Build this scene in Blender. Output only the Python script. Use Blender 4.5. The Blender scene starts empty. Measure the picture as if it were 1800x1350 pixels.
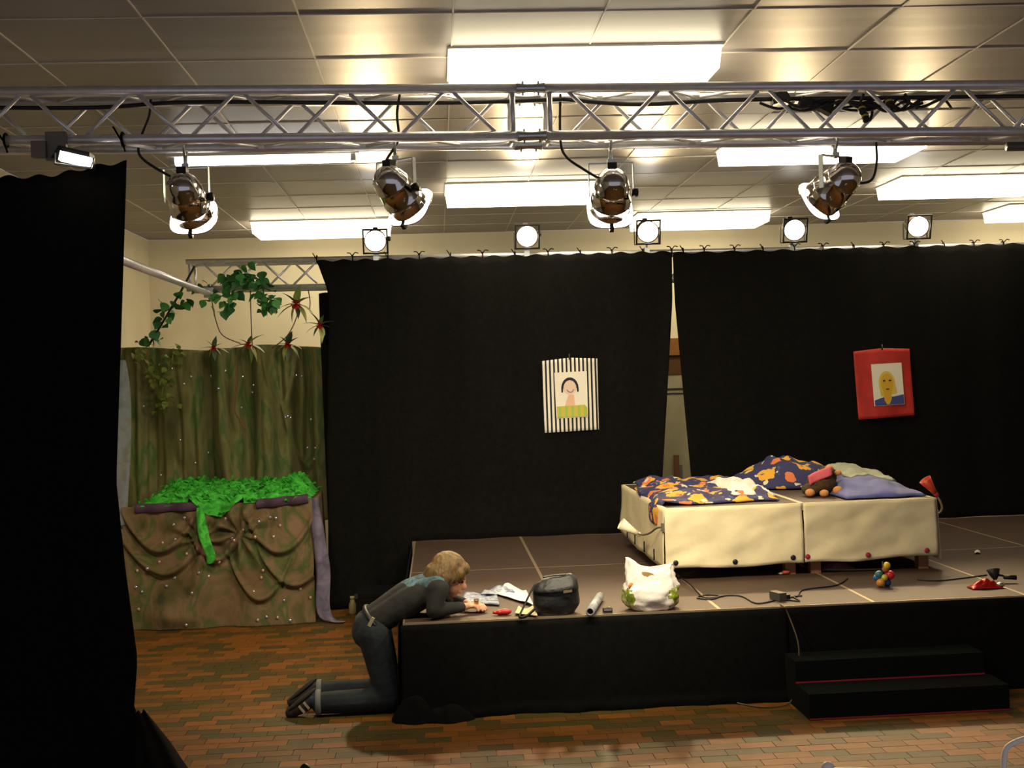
import bpy, math, random
from mathutils import Vector, Matrix, noise, Quaternion
random.seed(7)
S = bpy.context.scene
COL = S.collection
V = Vector
PI = math.pi

# ------------------------------------------------------------------ camera, world, exposure
FPX, CAMH = 2100.0, 2.083
_d = V(((770 - 900) / FPX, -(670 - 675) / FPX, -1.0)).normalized()
_x = V((1, .033, 0)); _x = (_x - _d * _x.dot(_d)).normalized()
_z = _x.cross(_d)
CM = Matrix((_x, _d, _z))                       # camera axes -> room axes
cam = bpy.data.objects.new('camera', bpy.data.cameras.new('camera')); COL.objects.link(cam)
cam.data.sensor_fit = 'HORIZONTAL'; cam.data.sensor_width = 36.0
cam.data.lens = FPX * 36.0 / 1800.0
cam.data.clip_start = .05; cam.data.clip_end = 100
mw = CM.to_4x4(); mw.translation = (0, 0, CAMH); cam.matrix_world = mw
S.camera = cam
world = bpy.data.worlds.new('world'); S.world = world; world.use_nodes = True
world.node_tree.nodes['Background'].inputs[0].default_value = (.80, .82, 1.0, 1)
world.node_tree.nodes['Background'].inputs[1].default_value = .26
S.view_settings.view_transform = 'Standard'; S.view_settings.look = 'None'
S.view_settings.exposure = 0.82; S.view_settings.gamma = 1.0
S.view_settings.use_curve_mapping = False
E_FIX, E_PAR_BACK, E_PAR_FRONT, E_LENS = 4.8, 200.0, 120.0, 9.0
WARM = (1.0, .86, .58)

# ------------------------------------------------------------------ measuring helpers (room coordinates from a sight line and one known plane)
def _ray(px, py): return CM @ V(((px - 900) / FPX, -(py - 675) / FPX, -1.0))
def PY(px, py, Y): r = _ray(px, py); return V((0, 0, CAMH)) + r * (Y / r.y)
def PZ(px, py, Z): r = _ray(px, py); return V((0, 0, CAMH)) + r * ((Z - CAMH) / r.z)

# ------------------------------------------------------------------ materials
def lin(c):
    if isinstance(c, str):
        c = tuple(int(c[i:i + 2], 16) / 255 for i in (0, 2, 4))
        return tuple(x / 12.92 if x <= .04045 else ((x + .055) / 1.055) ** 2.4 for x in c)
    return c
MATS = {}
def mat(name, col, rough=.6, metal=0.0, var=0.0, vscale=8.0, bump=0.0, bscale=40.0, emit=None, estr=0.0, col2=None, stretch=None, spec=None, sheen=0.0, trans=0.0):
    if name in MATS: return MATS[name]
    m = bpy.data.materials.new(name); m.use_nodes = True; MATS[name] = m
    nt = m.node_tree; b = nt.nodes['Principled BSDF']
    c = lin(col); b.inputs['Base Color'].default_value = (*c, 1)
    b.inputs['Roughness'].default_value = rough; b.inputs['Metallic'].default_value = metal
    if spec is not None: b.inputs['Specular IOR Level'].default_value = spec
    if sheen: b.inputs['Sheen Weight'].default_value = sheen
    if trans: b.inputs['Transmission Weight'].default_value = trans
    tc = mp = None
    if var or col2 or bump:
        tc = nt.nodes.new('ShaderNodeTexCoord'); mp = nt.nodes.new('ShaderNodeMapping')
        nt.links.new(tc.outputs['Object'], mp.inputs[0])
        if stretch: mp.inputs['Scale'].default_value = stretch
    if var or col2:
        n = nt.nodes.new('ShaderNodeTexNoise'); n.inputs['Scale'].default_value = vscale; n.inputs['Detail'].default_value = 5
        nt.links.new(mp.outputs[0], n.inputs['Vector'])
        r = nt.nodes.new('ShaderNodeValToRGB')
        a = lin(col2) if col2 else tuple(x * (1 - var) for x in c)
        z = c if col2 else tuple(min(1, x * (1 + var)) for x in c)
        r.color_ramp.elements[0].position = .36; r.color_ramp.elements[1].position = .64
        r.color_ramp.elements[0].color = (*a, 1); r.color_ramp.elements[1].color = (*z, 1)
        nt.links.new(n.outputs['Fac'], r.inputs[0]); nt.links.new(r.outputs[0], b.inputs['Base Color'])
    if bump:
        n2 = nt.nodes.new('ShaderNodeTexNoise'); n2.inputs['Scale'].default_value = bscale; n2.inputs['Detail'].default_value = 3
        nt.links.new(mp.outputs[0], n2.inputs['Vector'])
        bp = nt.nodes.new('ShaderNodeBump'); bp.inputs['Strength'].default_value = bump; bp.inputs['Distance'].default_value = .02
        nt.links.new(n2.outputs['Fac'], bp.inputs['Height']); nt.links.new(bp.outputs[0], b.inputs['Normal'])
    if emit:
        b.inputs['Emission Color'].default_value = (*lin(emit), 1); b.inputs['Emission Strength'].default_value = estr
    return m

def painted_mat(name, stops, vscale=3.0, rough=.85, stretch=(1, 1, 1), detail=6, bump=.15):
    m = mat(name, stops[0][1], rough)
    nt = m.node_tree; b = nt.nodes['Principled BSDF']
    tc = nt.nodes.new('ShaderNodeTexCoord'); mp = nt.nodes.new('ShaderNodeMapping'); mp.inputs['Scale'].default_value = stretch
    n = nt.nodes.new('ShaderNodeTexNoise'); n.inputs['Scale'].default_value = vscale; n.inputs['Detail'].default_value = detail; n.inputs['Distortion'].default_value = .6
    r = nt.nodes.new('ShaderNodeValToRGB')
    els = r.color_ramp.elements
    while len(els) < len(stops): els.new(.5)
    for e, (p, c) in zip(els, stops): e.position = p; e.color = (*lin(c), 1)
    nt.links.new(tc.outputs['Object'], mp.inputs[0]); nt.links.new(mp.outputs[0], n.inputs['Vector'])
    nt.links.new(n.outputs['Fac'], r.inputs[0]); nt.links.new(r.outputs[0], b.inputs['Base Color'])
    n2 = nt.nodes.new('ShaderNodeTexNoise'); n2.inputs['Scale'].default_value = 60
    bp = nt.nodes.new('ShaderNodeBump'); bp.inputs['Strength'].default_value = bump; bp.inputs['Distance'].default_value = .02
    nt.links.new(tc.outputs['Object'], n2.inputs['Vector']); nt.links.new(n2.outputs['Fac'], bp.inputs['Height']); nt.links.new(bp.outputs[0], b.inputs['Normal'])
    return m

def print_mat(name):
    """dark blue bedding printed with scattered yellow, orange and cream motifs"""
    m = mat(name, '2c2a52', .8)
    nt = m.node_tree; b = nt.nodes['Principled BSDF']
    tc = nt.nodes.new('ShaderNodeTexCoord')
    def vor(scale, thr, loc, cells):
        mp = nt.nodes.new('ShaderNodeMapping'); mp.inputs['Location'].default_value = loc
        nt.links.new(tc.outputs['Object'], mp.inputs[0])
        nz = nt.nodes.new('ShaderNodeTexNoise'); nz.inputs['Scale'].default_value = 14
        nt.links.new(mp.outputs[0], nz.inputs['Vector'])
        ad = nt.nodes.new('ShaderNodeMixRGB'); ad.blend_type = 'ADD'; ad.inputs[0].default_value = .09
        nt.links.new(mp.outputs[0], ad.inputs[1]); nt.links.new(nz.outputs['Color'], ad.inputs[2])
        v = nt.nodes.new('ShaderNodeTexVoronoi'); v.inputs['Scale'].default_value = scale
        nt.links.new(ad.outputs[0], v.inputs['Vector'])
        lt = nt.nodes.new('ShaderNodeMath'); lt.operation = 'LESS_THAN'; lt.inputs[1].default_value = thr
        nt.links.new(v.outputs['Distance'], lt.inputs[0])
        return v, lt
    cur = nt.nodes.new('ShaderNodeRGB'); cur.outputs[0].default_value = (*lin('2c2a55'), 1); out = cur.outputs[0]
    for scale, thr, loc, col in ((5.2, .40, (0, 0, 0), 'd8a02c'), (6.4, .29, (3.1, 1.7, .6), 'd2703f'), (9.0, .21, (7.7, 2.9, 3), 'ccc7a4'), (13., .2, (2.2, 8.1, 1), '41506a')):
        v, lt = vor(scale, thr, loc, 3)
        mx = nt.nodes.new('ShaderNodeMixRGB'); mx.inputs[2].default_value = (*lin(col), 1)
        nt.links.new(lt.outputs[0], mx.inputs[0]); nt.links.new(out, mx.inputs[1]); out = mx.outputs[0]
    nt.links.new(out, b.inputs['Base Color'])
    return m

def stripe_mat(name, a, bcol, period, axis=0, duty=.4):
    m = mat(name, a, .8); nt = m.node_tree; b = nt.nodes['Principled BSDF']
    tc = nt.nodes.new('ShaderNodeTexCoord'); sp = nt.nodes.new('ShaderNodeSeparateXYZ'); nt.links.new(tc.outputs['Object'], sp.inputs[0])
    dv = nt.nodes.new('ShaderNodeMath'); dv.operation = 'DIVIDE'; dv.inputs[1].default_value = period; nt.links.new(sp.outputs[axis], dv.inputs[0])
    fr = nt.nodes.new('ShaderNodeMath'); fr.operation = 'FRACT'; nt.links.new(dv.outputs[0], fr.inputs[0])
    lt = nt.nodes.new('ShaderNodeMath'); lt.operation = 'LESS_THAN'; lt.inputs[1].default_value = duty; nt.links.new(fr.outputs[0], lt.inputs[0])
    mx = nt.nodes.new('ShaderNodeMixRGB'); mx.inputs[1].default_value = (*lin(a), 1); mx.inputs[2].default_value = (*lin(bcol), 1)
    nt.links.new(lt.outputs[0], mx.inputs[0]); nt.links.new(mx.outputs[0], b.inputs['Base Color'])
    return m

ALU = mat('aluminium', (.78, .78, .81), .38, .65, var=.06, vscale=20)
STEEL = mat('zinc_steel', (.55, .58, .58), .35, .9)
CHROME = mat('chrome', (.62, .58, .55), .10, 1.0)
BLACKM = mat('black_metal', '1b1a19', .45, .3)
RUBBER = mat('black_rubber', '141413', .6)
CURT = mat('black_curtain_cloth', '0f0e0c', .95, spec=.12, var=.25, vscale=30, bump=.12, bscale=300)
SKIRT = mat('black_skirt_cloth', '0d0d0b', .95, spec=.12, var=.25, vscale=30, bump=.12, bscale=300)
CARPET = mat('black_carpet', '121512', .97, spec=.1, var=.3, vscale=160, bump=.4, bscale=400)
DECK = mat('brown_deck_board', '443124', .6, var=.10, vscale=6, bump=.05, bscale=220)
CREAM = mat('cream_cloth', 'dccda4', .88, var=.05, vscale=5, bump=.12, bscale=25)
WOOD = mat('pale_wood', '8a5a30', .6, var=.15, vscale=6, stretch=(1, 1, .15))
WHITEP = mat('white_plastic', 'dedbd0', .4)
GLOW = mat('lit_diffuser', 'f5efe0', .5, emit=WARM, estr=E_FIX)
TUBEGLOW = mat('lit_tube', 'f5f5f5', .5, emit=(1, .94, .85), estr=6.0)
LENSGLOW = mat('lit_lens', 'ffffff', .3, emit=(1, .95, .86), estr=E_LENS)
GELGLOW = mat('lit_frost_filter', 'ffffff', .5, emit=(1, .96, .92), estr=5.0)

# ------------------------------------------------------------------ mesh builder
class MB:
    def __init__(s): s.v = []; s.f = []; s.m = []; s.s = []; s.mi = 0; s.sm = True
    def add(s, vs, fs, smooth=None):
        o = len(s.v); s.v += [tuple(v) for v in vs]
        for f in fs: s.f.append(tuple(i + o for i in f)); s.m.append(s.mi); s.s.append(s.sm if smooth is None else smooth)
        return s
    def box(s, c, d, R=None, taper=1.0):
        x, y, z = d[0] / 2, d[1] / 2, d[2] / 2; c = V(c)
        vs = [V((sx * x * (taper if sz > 0 else 1), sy * y * (taper if sz > 0 else 1), sz * z)) for sz in (-1, 1) for sy in (-1, 1) for sx in (-1, 1)]
        vs = [(R @ v if R else v) + c for v in vs]
        return s.add(vs, [(0, 2, 3, 1), (4, 5, 7, 6), (0, 1, 5, 4), (2, 6, 7, 3), (0, 4, 6, 2), (1, 3, 7, 5)], False)
    def bb(s, a, b): a, b = V(a), V(b); return s.box((a + b) / 2, [abs(q) for q in (b - a)])
    def tube(s, pts, r, n=8, caps=True, flat=1.0):
        pts = [V(p) for p in pts]; N = len(pts)
        rs = r if isinstance(r, (list, tuple)) else [r] * N
        t0 = (pts[1] - pts[0]).normalized(); up = V((0, 0, 1)) if abs(t0.z) < .9 else V((1, 0, 0))
        nrm = t0.cross(up).normalized(); vs = []; prev = t0
        for i, p in enumerate(pts):
            t = (pts[min(i + 1, N - 1)] - pts[max(i - 1, 0)])
            t = t.normalized() if t.length > 1e-9 else prev
            q = prev.rotation_difference(t); nrm = (q @ nrm); nrm = (nrm - t * nrm.dot(t)).normalized(); prev = t
            bn = t.cross(nrm)
            for k in range(n):
                a = 2 * PI * k / n; vs.append(p + (nrm * math.cos(a) + bn * math.sin(a) * flat) * rs[i])
        fs = [(i * n + k, i * n + (k + 1) % n, (i + 1) * n + (k + 1) % n, (i + 1) * n + k) for i in range(N - 1) for k in range(n)]
        if caps: fs += [tuple(range(n - 1, -1, -1)), tuple((N - 1) * n + k for k in range(n))]
        return s.add(vs, fs)
    def lathe(s, prof, R=None, loc=(0, 0, 0), n=20, caps=True):
        """profile of (axial, radius); axis is local +Y before R"""
        loc = V(loc); vs = []
        for a, r in prof:
            for k in range(n):
                t = 2 * PI * k / n; p = V((r * math.cos(t), a, r * math.sin(t))); vs.append((R @ p if R else p) + loc)
        N = len(prof)
        fs = [(i * n + k, (i + 1) * n + k, (i + 1) * n + (k + 1) % n, i * n + (k + 1) % n) for i in range(N - 1) for k in range(n)]
        if caps: fs += [tuple(range(n)), tuple((N - 1) * n + k for k in range(n - 1, -1, -1))]
        return s.add(vs, fs)
    def ell(s, c, r, R=None, nu=14, nv=9):
        c = V(c); vs = [];
        for j in range(nv + 1):
            ph = -PI / 2 + PI * j / nv
            for i in range(nu):
                t = 2 * PI * i / nu; p = V((r[0] * math.cos(ph) * math.cos(t), r[1] * math.cos(ph) * math.sin(t), r[2] * math.sin(ph)))
                vs.append((R @ p if R else p) + c)
        fs = [(j * nu + i, j * nu + (i + 1) % nu, (j + 1) * nu + (i + 1) % nu, (j + 1) * nu + i) for j in range(nv) for i in range(nu)]
        return s.add(vs, fs)
    def grid(s, fn, nu, nv):
        vs = [fn(i / nu, j / nv) for j in range(nv + 1) for i in range(nu + 1)]
        fs = [(j * (nu + 1) + i, j * (nu + 1) + i + 1, (j + 1) * (nu + 1) + i + 1, (j + 1) * (nu + 1) + i) for j in range(nv) for i in range(nu)]
        return s.add(vs, fs)
    def poly(s, pts, th, nrm):
        """flat outline with thickness th along nrm"""
        n = len(pts); nrm = V(nrm); a = [V(p) for p in pts]; b = [p + nrm * th for p in a]
        fs = [tuple(range(n - 1, -1, -1)), tuple(range(n, 2 * n))] + [(i, (i + 1) % n, n + (i + 1) % n, n + i) for i in range(n)]
        return s.add(a + b, fs, False)
    def mesh(s, name, mats):
        me = bpy.data.meshes.new(name); me.from_pydata(s.v, [], s.f)
        for m in (mats if isinstance(mats, (list, tuple)) else [mats]): me.materials.append(m)
        me.polygons.foreach_set('material_index', s.m); me.polygons.foreach_set('use_smooth', s.s); me.update()
        return me
WLOC = {}
def link(name, data, parent=None, loc=(0, 0, 0), rot=None):
    o = bpy.data.objects.new(name, data); COL.objects.link(o)
    o.location = loc
    if rot: o.rotation_euler = rot
    if parent: o.parent = parent
    return o
def obj(name, mb, mats, parent=None, world=False, thick=0.0, subdiv=0):
    """mesh object; world=True means its vertices are room coordinates although its parent stands elsewhere"""
    o = link(name, mb.mesh(name, mats), parent)
    if parent and world: o.location = -WLOC.get(parent.name, V((0, 0, 0)))
    if thick:
        md = o.modifiers.new('cloth', 'SOLIDIFY'); md.thickness = thick; md.offset = 0
    if subdiv:
        md = o.modifiers.new('soft', 'SUBSURF'); md.levels = subdiv; md.render_levels = subdiv
    return o
def tag(o, label, cat, group=None):
    o['label'] = label; o['category'] = cat
    if group: o['group'] = group
    return o
def thing(name, label, cat, loc=(0, 0, 0), rot=None, group=None):
    o = link(name, None, None, loc, rot); o.empty_display_size = .1; WLOC[o.name] = V(loc)
    return tag(o, label, cat, group)
def struct(o): o['kind'] = 'structure'; return o
def stuff(o): o['kind'] = 'stuff'; return o
def nz(x, y=0.0, z=0.0): return noise.noise(V((x, y, z)))
def smooth_curve(pts, k=6):
    pts = [V(p) for p in pts]; out = []
    for i in range(len(pts) - 1):
        p0, p1, p2, p3 = pts[max(i - 1, 0)], pts[i], pts[i + 1], pts[min(i + 2, len(pts) - 1)]
        for j in range(k):
            t = j / k; out.append(.5 * ((2 * p1) + (p2 - p0) * t + (2 * p0 - 5 * p1 + 4 * p2 - p3) * t * t + (3 * p1 - p0 - 3 * p2 + p3) * t ** 3))
    out.append(pts[-1]); return out
def lerp(a, b, t): return a + (b - a) * t
def interp(tab, x):
    if x <= tab[0][0]: return tab[0][1]
    for (a, p), (b, q) in zip(tab, tab[1:]):
        if x <= b: return lerp(p, q, (x - a) / (b - a))
    return tab[-1][1]

# ------------------------------------------------------------------ room shell
DZ = .583            # stage deck height
CZ = 3.85            # ceiling height
floor = struct(obj('floor', MB().bb((-3.35, -1, -.2), (9, 14.3, -.006)), mat('grout', '5e4826', .9, var=.2)))
TILE = [mat('tile_orange', '7c4d17', .58, spec=.3, var=.10, vscale=12, bump=.06, bscale=60), mat('tile_terracotta', '6c4617', .58, spec=.3, var=.10, vscale=12, bump=.06, bscale=60),
        mat('tile_brown', '5a4016', .58, spec=.3, var=.10, vscale=12, bump=.06, bscale=60), mat('tile_olive', '4a3f18', .58, spec=.3, var=.10, vscale=12, bump=.06, bscale=60),
        mat('tile_rust', '824e1b', .58, spec=.3, var=.10, vscale=12, bump=.06, bscale=60)]
TM = [MB().box((0, 0, -.006), (.1965, .0965, .012)).mesh('tile', m) for m in TILE]
rest = MB(); cand = []
for r in range(int((14.2 - 4.6) / .1)):
    y = 4.65 + r * .1
    off = (0, .1, .05, .15)[r % 4] + .01 * random.random()
    for c in range(int(9.2 / .2)):
        x = -3.25 + off + c * .2
        if x > 5.9: continue
        if y > 7.75 and x > -.05: continue
        k = random.choices(range(5), (3, 3, 3, 4, 2))[0]
        vis = (6.25 < y < 7.45 and -1.5 < x < 3.9) or (y >= 7.45 and x < -.35)
        if 2.2 < x < 3.3 and y > 7.0: vis = False
        cand.append((0 if vis else 1, y, x, k))
cand.sort()
for i, (nv_, y, x, k) in enumerate(cand):
    if i < 298 and nv_ == 0:
        link('tile', TM[k], floor, (x, y, random.uniform(-.0008, .0008)))
    else:
        rest.mi = k; rest.box((x, y, -.006), (.1965, .0965, .012))
stuff(obj('tile_field', rest, TILE, floor))

CEILM = mat('ceiling_enamel', '908a8a', .42, .0, var=.05, vscale=1.5, bump=.08, bscale=2.5, stretch=(.2, 2.6, 1), spec=.6)
ceil = struct(obj('ceiling', MB().bb((-3.35, -1, CZ + .012), (9, 14.3, CZ + .1)), mat('ceiling_joint', 'c9c4b8', .6)))
xs = [-3.35] + [.13 + .735 * k for k in range(-4, 13)]
ys = [5.75 + .78 * k for k in range(-3, 11)] + [14.3]
cache = {}
for xa, xb in zip(xs, xs[1:]):
    for ya, yb in zip(ys, ys[1:]):
        key = (round(xb - xa, 3), round(yb - ya, 3))
        if key not in cache: cache[key] = MB().box((0, 0, .008), (key[0] - .007, key[1] - .007, .016)).mesh('panel', CEILM)
        link('panel', cache[key], ceil, ((xa + xb) / 2, (ya + yb) / 2, CZ + random.uniform(-.002, .002)), (random.uniform(-.004, .004), random.uniform(-.003, .003), 0))
JW = mat('joint_white', 'd9d4c8', .5)
for xa in xs[1:]: obj('joint_strip', MB().bb((xa - .004, 3.41, CZ - .004), (xa + .004, 14.3, CZ + .004)), JW, ceil)
for ya in ys[1:-1]: obj('joint_strip', MB().bb((-3.35, ya - .004, CZ - .004), (xs[-1], ya + .004, CZ + .004)), JW, ceil)
WALLM = mat('cream_wall', 'e6dcc0', .8, var=.03, vscale=2)
wb = struct(obj('wall_back', MB().bb((-3.45, 14.3, 0), (9, 14.4, CZ)), WALLM))
wl = struct(obj('wall_left', MB().bb((-3.45, -1, 0), (-3.35, 14.3, CZ)), WALLM))
wr = struct(obj('wall_right', MB().bb((9, -1, 0), (9.1, 14.3, CZ)), WALLM))
# door and wooden lintel seen through the slit in the back curtain
door = struct(obj('door_1', MB().bb((2.3, 14.24, 0), (3.4, 14.3, 2.07)), mat('pale_door', 'a39c80', .6, var=.05)))
g = MB(); g.bb((2.3, 14.232, 1.885), (3.4, 14.242, 1.905)); g.bb((2.3, 14.232, 1.835), (3.4, 14.242, 1.848)); obj('groove', g, mat('dark_groove', '2c2820', .7), door)
obj('handle_bar', MB().bb((2.80, 14.20, .75), (2.86, 14.24, 1.10)), mat('reddish_wood', '7a5238', .6), door)
obj('push_plate', MB().bb((2.86, 14.225, .75), (2.90, 14.24, .98)), mat('grey_plate', '6c6a66', .5), door)
tr = struct(obj('trim_1', MB().bb((2.2, 14.2, 2.30), (3.5, 14.3, 2.505)), mat('lintel_wood', '8a5a22', .55, var=.1, stretch=(.2, 1, 1))))
tr2 = struct(obj('trim_2', MB().bb((2.2, 14.23, 2.07), (3.5, 14.3, 2.30)), mat('dark_lintel_wood', '52330f', .55, var=.1, stretch=(.2, 1, 1))))

# ------------------------------------------------------------------ ceiling lights
def diffuser_bm():
    m = MB(); w, d, h = 1.46, .66, .13
    m.sm = False
    top = [V((sx * w / 2, sy * d / 2, -.015)) for sx, sy in ((-1, -1), (1, -1), (1, 1), (-1, 1))]
    bot = [V((sx * (w / 2 - .012), sy * (d / 2 - .015), -h)) for sx, sy in ((-1, -1), (1, -1), (1, 1), (-1, 1))]
    m.add(top + bot, [(0, 1, 2, 3), (7, 6, 5, 4)] + [(i, 4 + i, 4 + (i + 1) % 4, (i + 1) % 4) for i in range(4)], False)
    return m.mesh('diffuser', GLOW)
DIFF = diffuser_bm()
TRAY = MB().box((0, 0, -.008), (1.48, .70, .014)).mesh('tray', WHITEP)
for x, y, lab in ((.85, 6.67, 'large glowing ceiling light just behind the front truss, the brightest and nearest'),
                  (.86, 11.03, 'glowing ceiling light between the second and third chrome spotlights'),
                  (-1.20, 13.17, 'glowing ceiling light at the back left above the leftmost small spotlight'),
                  (3.01, 9.10, 'glowing ceiling light above the rightmost chrome spotlight'),
                  (2.97, 13.24, 'glowing ceiling light beside the third small spotlight on the back truss'),
                  (5.10, 11.2, 'long glowing ceiling light right of the rightmost chrome spotlight'),
                  (7.16, 13.3, 'glowing ceiling light at the right edge, lowest on that side')):
    t = thing('ceiling_light', lab, 'ceiling light', (x, y, CZ), None, 'square ceiling light panels')
    link('tray', TRAY, t); link('diffuser', DIFF, t)
t = thing('tube_light', 'slim tube ceiling light with bare end caps above the leftmost chrome spotlight', 'ceiling light', (-1.235, 8.95, CZ))
obj('batten', MB().box((0, 0, -.03), (1.40, .12, .06)), WHITEP, t)
obj('tube', MB().tube([(-.64, 0, -.09), (.64, 0, -.09)], .03, 12), TUBEGLOW, t)
for sx in (-1, 1): obj('end_cap', MB().box((sx * .66, 0, -.07), (.035, .06, .08)), STEEL, t)

# ------------------------------------------------------------------ trusses
def zf(x): return 3.572 - .011 * (x + .5)
def truss(name, label, x0, x1, y0, zfun, w, period, phase, back_phase, chord_r=.025, brace_r=.0105, ends=(True, True), group=None):
    root = thing(name, label, 'truss', (x0, y0, zfun(x0) - w), None, group)
    P = lambda x, y, top: V((x, y, zfun(x) - (0 if top else w)))
    for yy in (y0, y0 + w):
        for top in (True, False):
            obj('chord', MB().tube([P(x0, yy, top), P(x1, yy, top)], chord_r, 14), ALU, root, True)
    def lace(yy, ph):
        k = math.ceil((x0 - ph) / (period / 2)) - 1
        pts = []
        x = ph + k * period / 2
        while x < x1 + period:
            pts.append((x, k % 2 == 0)); k += 1; x = ph + k * period / 2
        for (xa, ta), (xb, tb) in zip(pts, pts[1:]):
            a, b = xa + .028, xb - .028
            if a < x0 + .02 or b > x1 - .02: continue
            obj('brace', MB().tube([P(a, yy, ta) + V((0, 0, -.02 if ta else .02)), P(b, yy, tb) + V((0, 0, -.02 if tb else .02))], brace_r, 8), ALU, root, True)
    lace(y0, phase); lace(y0 + w, back_phase)
    for top in (True, False):
        k = 0; x = x0 + .06
        while x + period / 2 < x1 - .02:
            ya, yb = (y0 + .02, y0 + w - .02) if k % 2 == 0 else (y0 + w - .02, y0 + .02)
            obj('brace', MB().tube([P(x + .02, ya, top), P(x + period / 2 - .02, yb, top)], brace_r * .9, 8), ALU, root, True)
            x += period / 2; k += 1
    for e, xe in zip(ends, (x0 + .03, x1 - .03)):
        if not e: continue
        for yy in (y0, y0 + w):
            obj('end_post', MB().tube([P(xe, yy, True), P(xe, yy, False)], .014, 10), ALU, root, True)
        for top in (True, False):
            obj('end_rail', MB().tube([P(xe, y0, top), P(xe, y0 + w, top)], .014, 10), ALU, root, True)
    return root
W = .242
TL = truss('box_truss', 'aluminium box truss, left section reaching over the front black curtain', -3.3, .455, 6.08, zf, W, .525, .10, .10 - .2625, ends=(False, True), group='front truss sections')
TR = truss('box_truss', 'aluminium box truss, right section carrying the heap of black cables', .585, 4.4, 6.08, zf, W, .52, 1.205, 1.205 - .26, ends=(True, False), group='front truss sections')
for yy in (6.08, 6.08 + W):
    for dz in (0, W):
        z = zf(.52) - dz
        obj('coupler', MB().lathe([(-.075, .026), (-.07, .028), (-.02, .022), (.02, .022), (.07, .028), (.075, .026)], Matrix.Rotation(-PI / 2, 3, 'Z'), (.52, yy, z), 14), STEEL, TL, True)
        for dx in (-.04, .04):
            obj('pin', MB().tube([(.52 + dx, yy, z - .036), (.52 + dx, yy, z + .036)], .006, 6), STEEL, TL, True)
def zb(x): return 3.275 - .006 * (x + 1)
TB = truss('box_truss', 'aluminium box truss along the back carrying the two wide black curtains', -2.33, 7.2, 11.42, zb, .255, .56, -2.2, -1.92, ends=(True, False))
sp = tag(obj('scaffold_pipe', MB().tube([(-1.70, 6.35, 2.80), (-2.12, 11.38, 2.975), (-2.15, 11.75, 2.987)], .026, 12), ALU), 'long aluminium pipe running back from the front curtain to the back truss', 'pipe')
cl = MB(); cl.box((-2.12, 11.40, 2.985), (.09, .09, .09)); cl.tube([(-2.12, 11.40, 2.9), (-2.12, 11.40, 3.06)], .012, 8); obj('clamp', cl, STEEL, sp)
rp = tag(obj('scaffold_pipe', MB().tube([(2.98, 6.02, 3.20), (3.9, 6.02, 3.19)], .024, 14), mat('grey_pipe', '6a665f', .4, .6)), 'short grey pipe hung under the front truss at the right edge', 'pipe')
hk = MB(); hk.tube(smooth_curve([(3.10, 6.02, 3.17), (3.10, 6.02, 3.27), (3.10, 6.08, 3.33), (3.10, 6.13, 3.28)]), .007, 8); obj('hook', hk, STEEL, rp)

# ------------------------------------------------------------------ spotlights
PAR_PROF = [(-.150, .004), (-.147, .030), (-.135, .055), (-.115, .072), (-.09, .084), (-.055, .091), (-.05, .095), (-.04, .095), (-.035, .092), (.0, .097), (.045, .104), (.05, .109), (.06, .109), (.065, .106), (.115, .110), (.13, .114), (.132, .110), (.10, .100), (.05, .05)]
PARB = MB().lathe(PAR_PROF, n=28, caps=False).mesh('can_body', CHROME)
PARBK = MB().lathe(PAR_PROF, n=24, caps=False).mesh('can_body', mat('dark_can', '55473c', .35, .7))
def frame_mesh(m):
    b = MB(); R = .128
    for a, c in (((-R, .132, -R), (R, .150, -.112)), ((-R, .132, .112), (R, .150, R)), ((-R, .132, -.112), (-.112, .150, .112)), ((.112, .132, -.112), (R, .150, .112))): b.bb(a, c)
    return b.mesh('filter_frame', m)
FRB = frame_mesh(BLACKM)
_sq = [(math.copysign(abs(math.cos(a)) ** .62, math.cos(a)) * .121, math.copysign(abs(math.sin(a)) ** .62, math.sin(a)) * .121) for a in [2 * PI * k / 40 for k in range(40)]]
GEL = MB().poly([(a, .134, b) for a, b in _sq], .006, (0, 1, 0)).mesh('frost_filter', GELGLOW)
RIM = MB().tube([(a * 1.005, .142, b * 1.005) for a, b in _sq] + [(_sq[0][0] * 1.005, .142, _sq[0][1] * 1.005)], .004, 6, False).mesh('filter_rim', CHROME)
CLIP = MB().box((0, .148, -.118), (.022, .03, .03)).mesh('filter_clip', BLACKM)
LENS = MB().lathe([(.118, .001), (.128, .06), (.122, .10), (.10, .102), (.10, .001)], n=28).mesh('lens', LENSGLOW)
KNOB = MB().lathe([(-.02, .022), (.0, .026), (.012, .022), (.016, .004)], Matrix.Rotation(-PI / 2, 3, 'Z'), (.128, .0, 0), 12).mesh('yoke_knob', BLACKM)
TERM = MB().box((0, -.12, .075), (.05, .05, .035), Matrix.Rotation(.6, 3, 'X')).mesh('terminal_box', BLACKM)
def rot_dir(yaw, tilt): return Matrix.Rotation(-yaw, 3, 'Z') @ Matrix.Rotation(-tilt, 3, 'X')
def yoke_mesh(h, up=True):
    m = MB(); s = 1 if up else -1
    m.box((0, 0, s * h), (.235, .028, .006))
    for sx in (-1, 1): m.box((sx * .1175, 0, s * h / 2 - s * .01), (.005, .028, h + .02))
    return m
SPOTS = []
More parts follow.
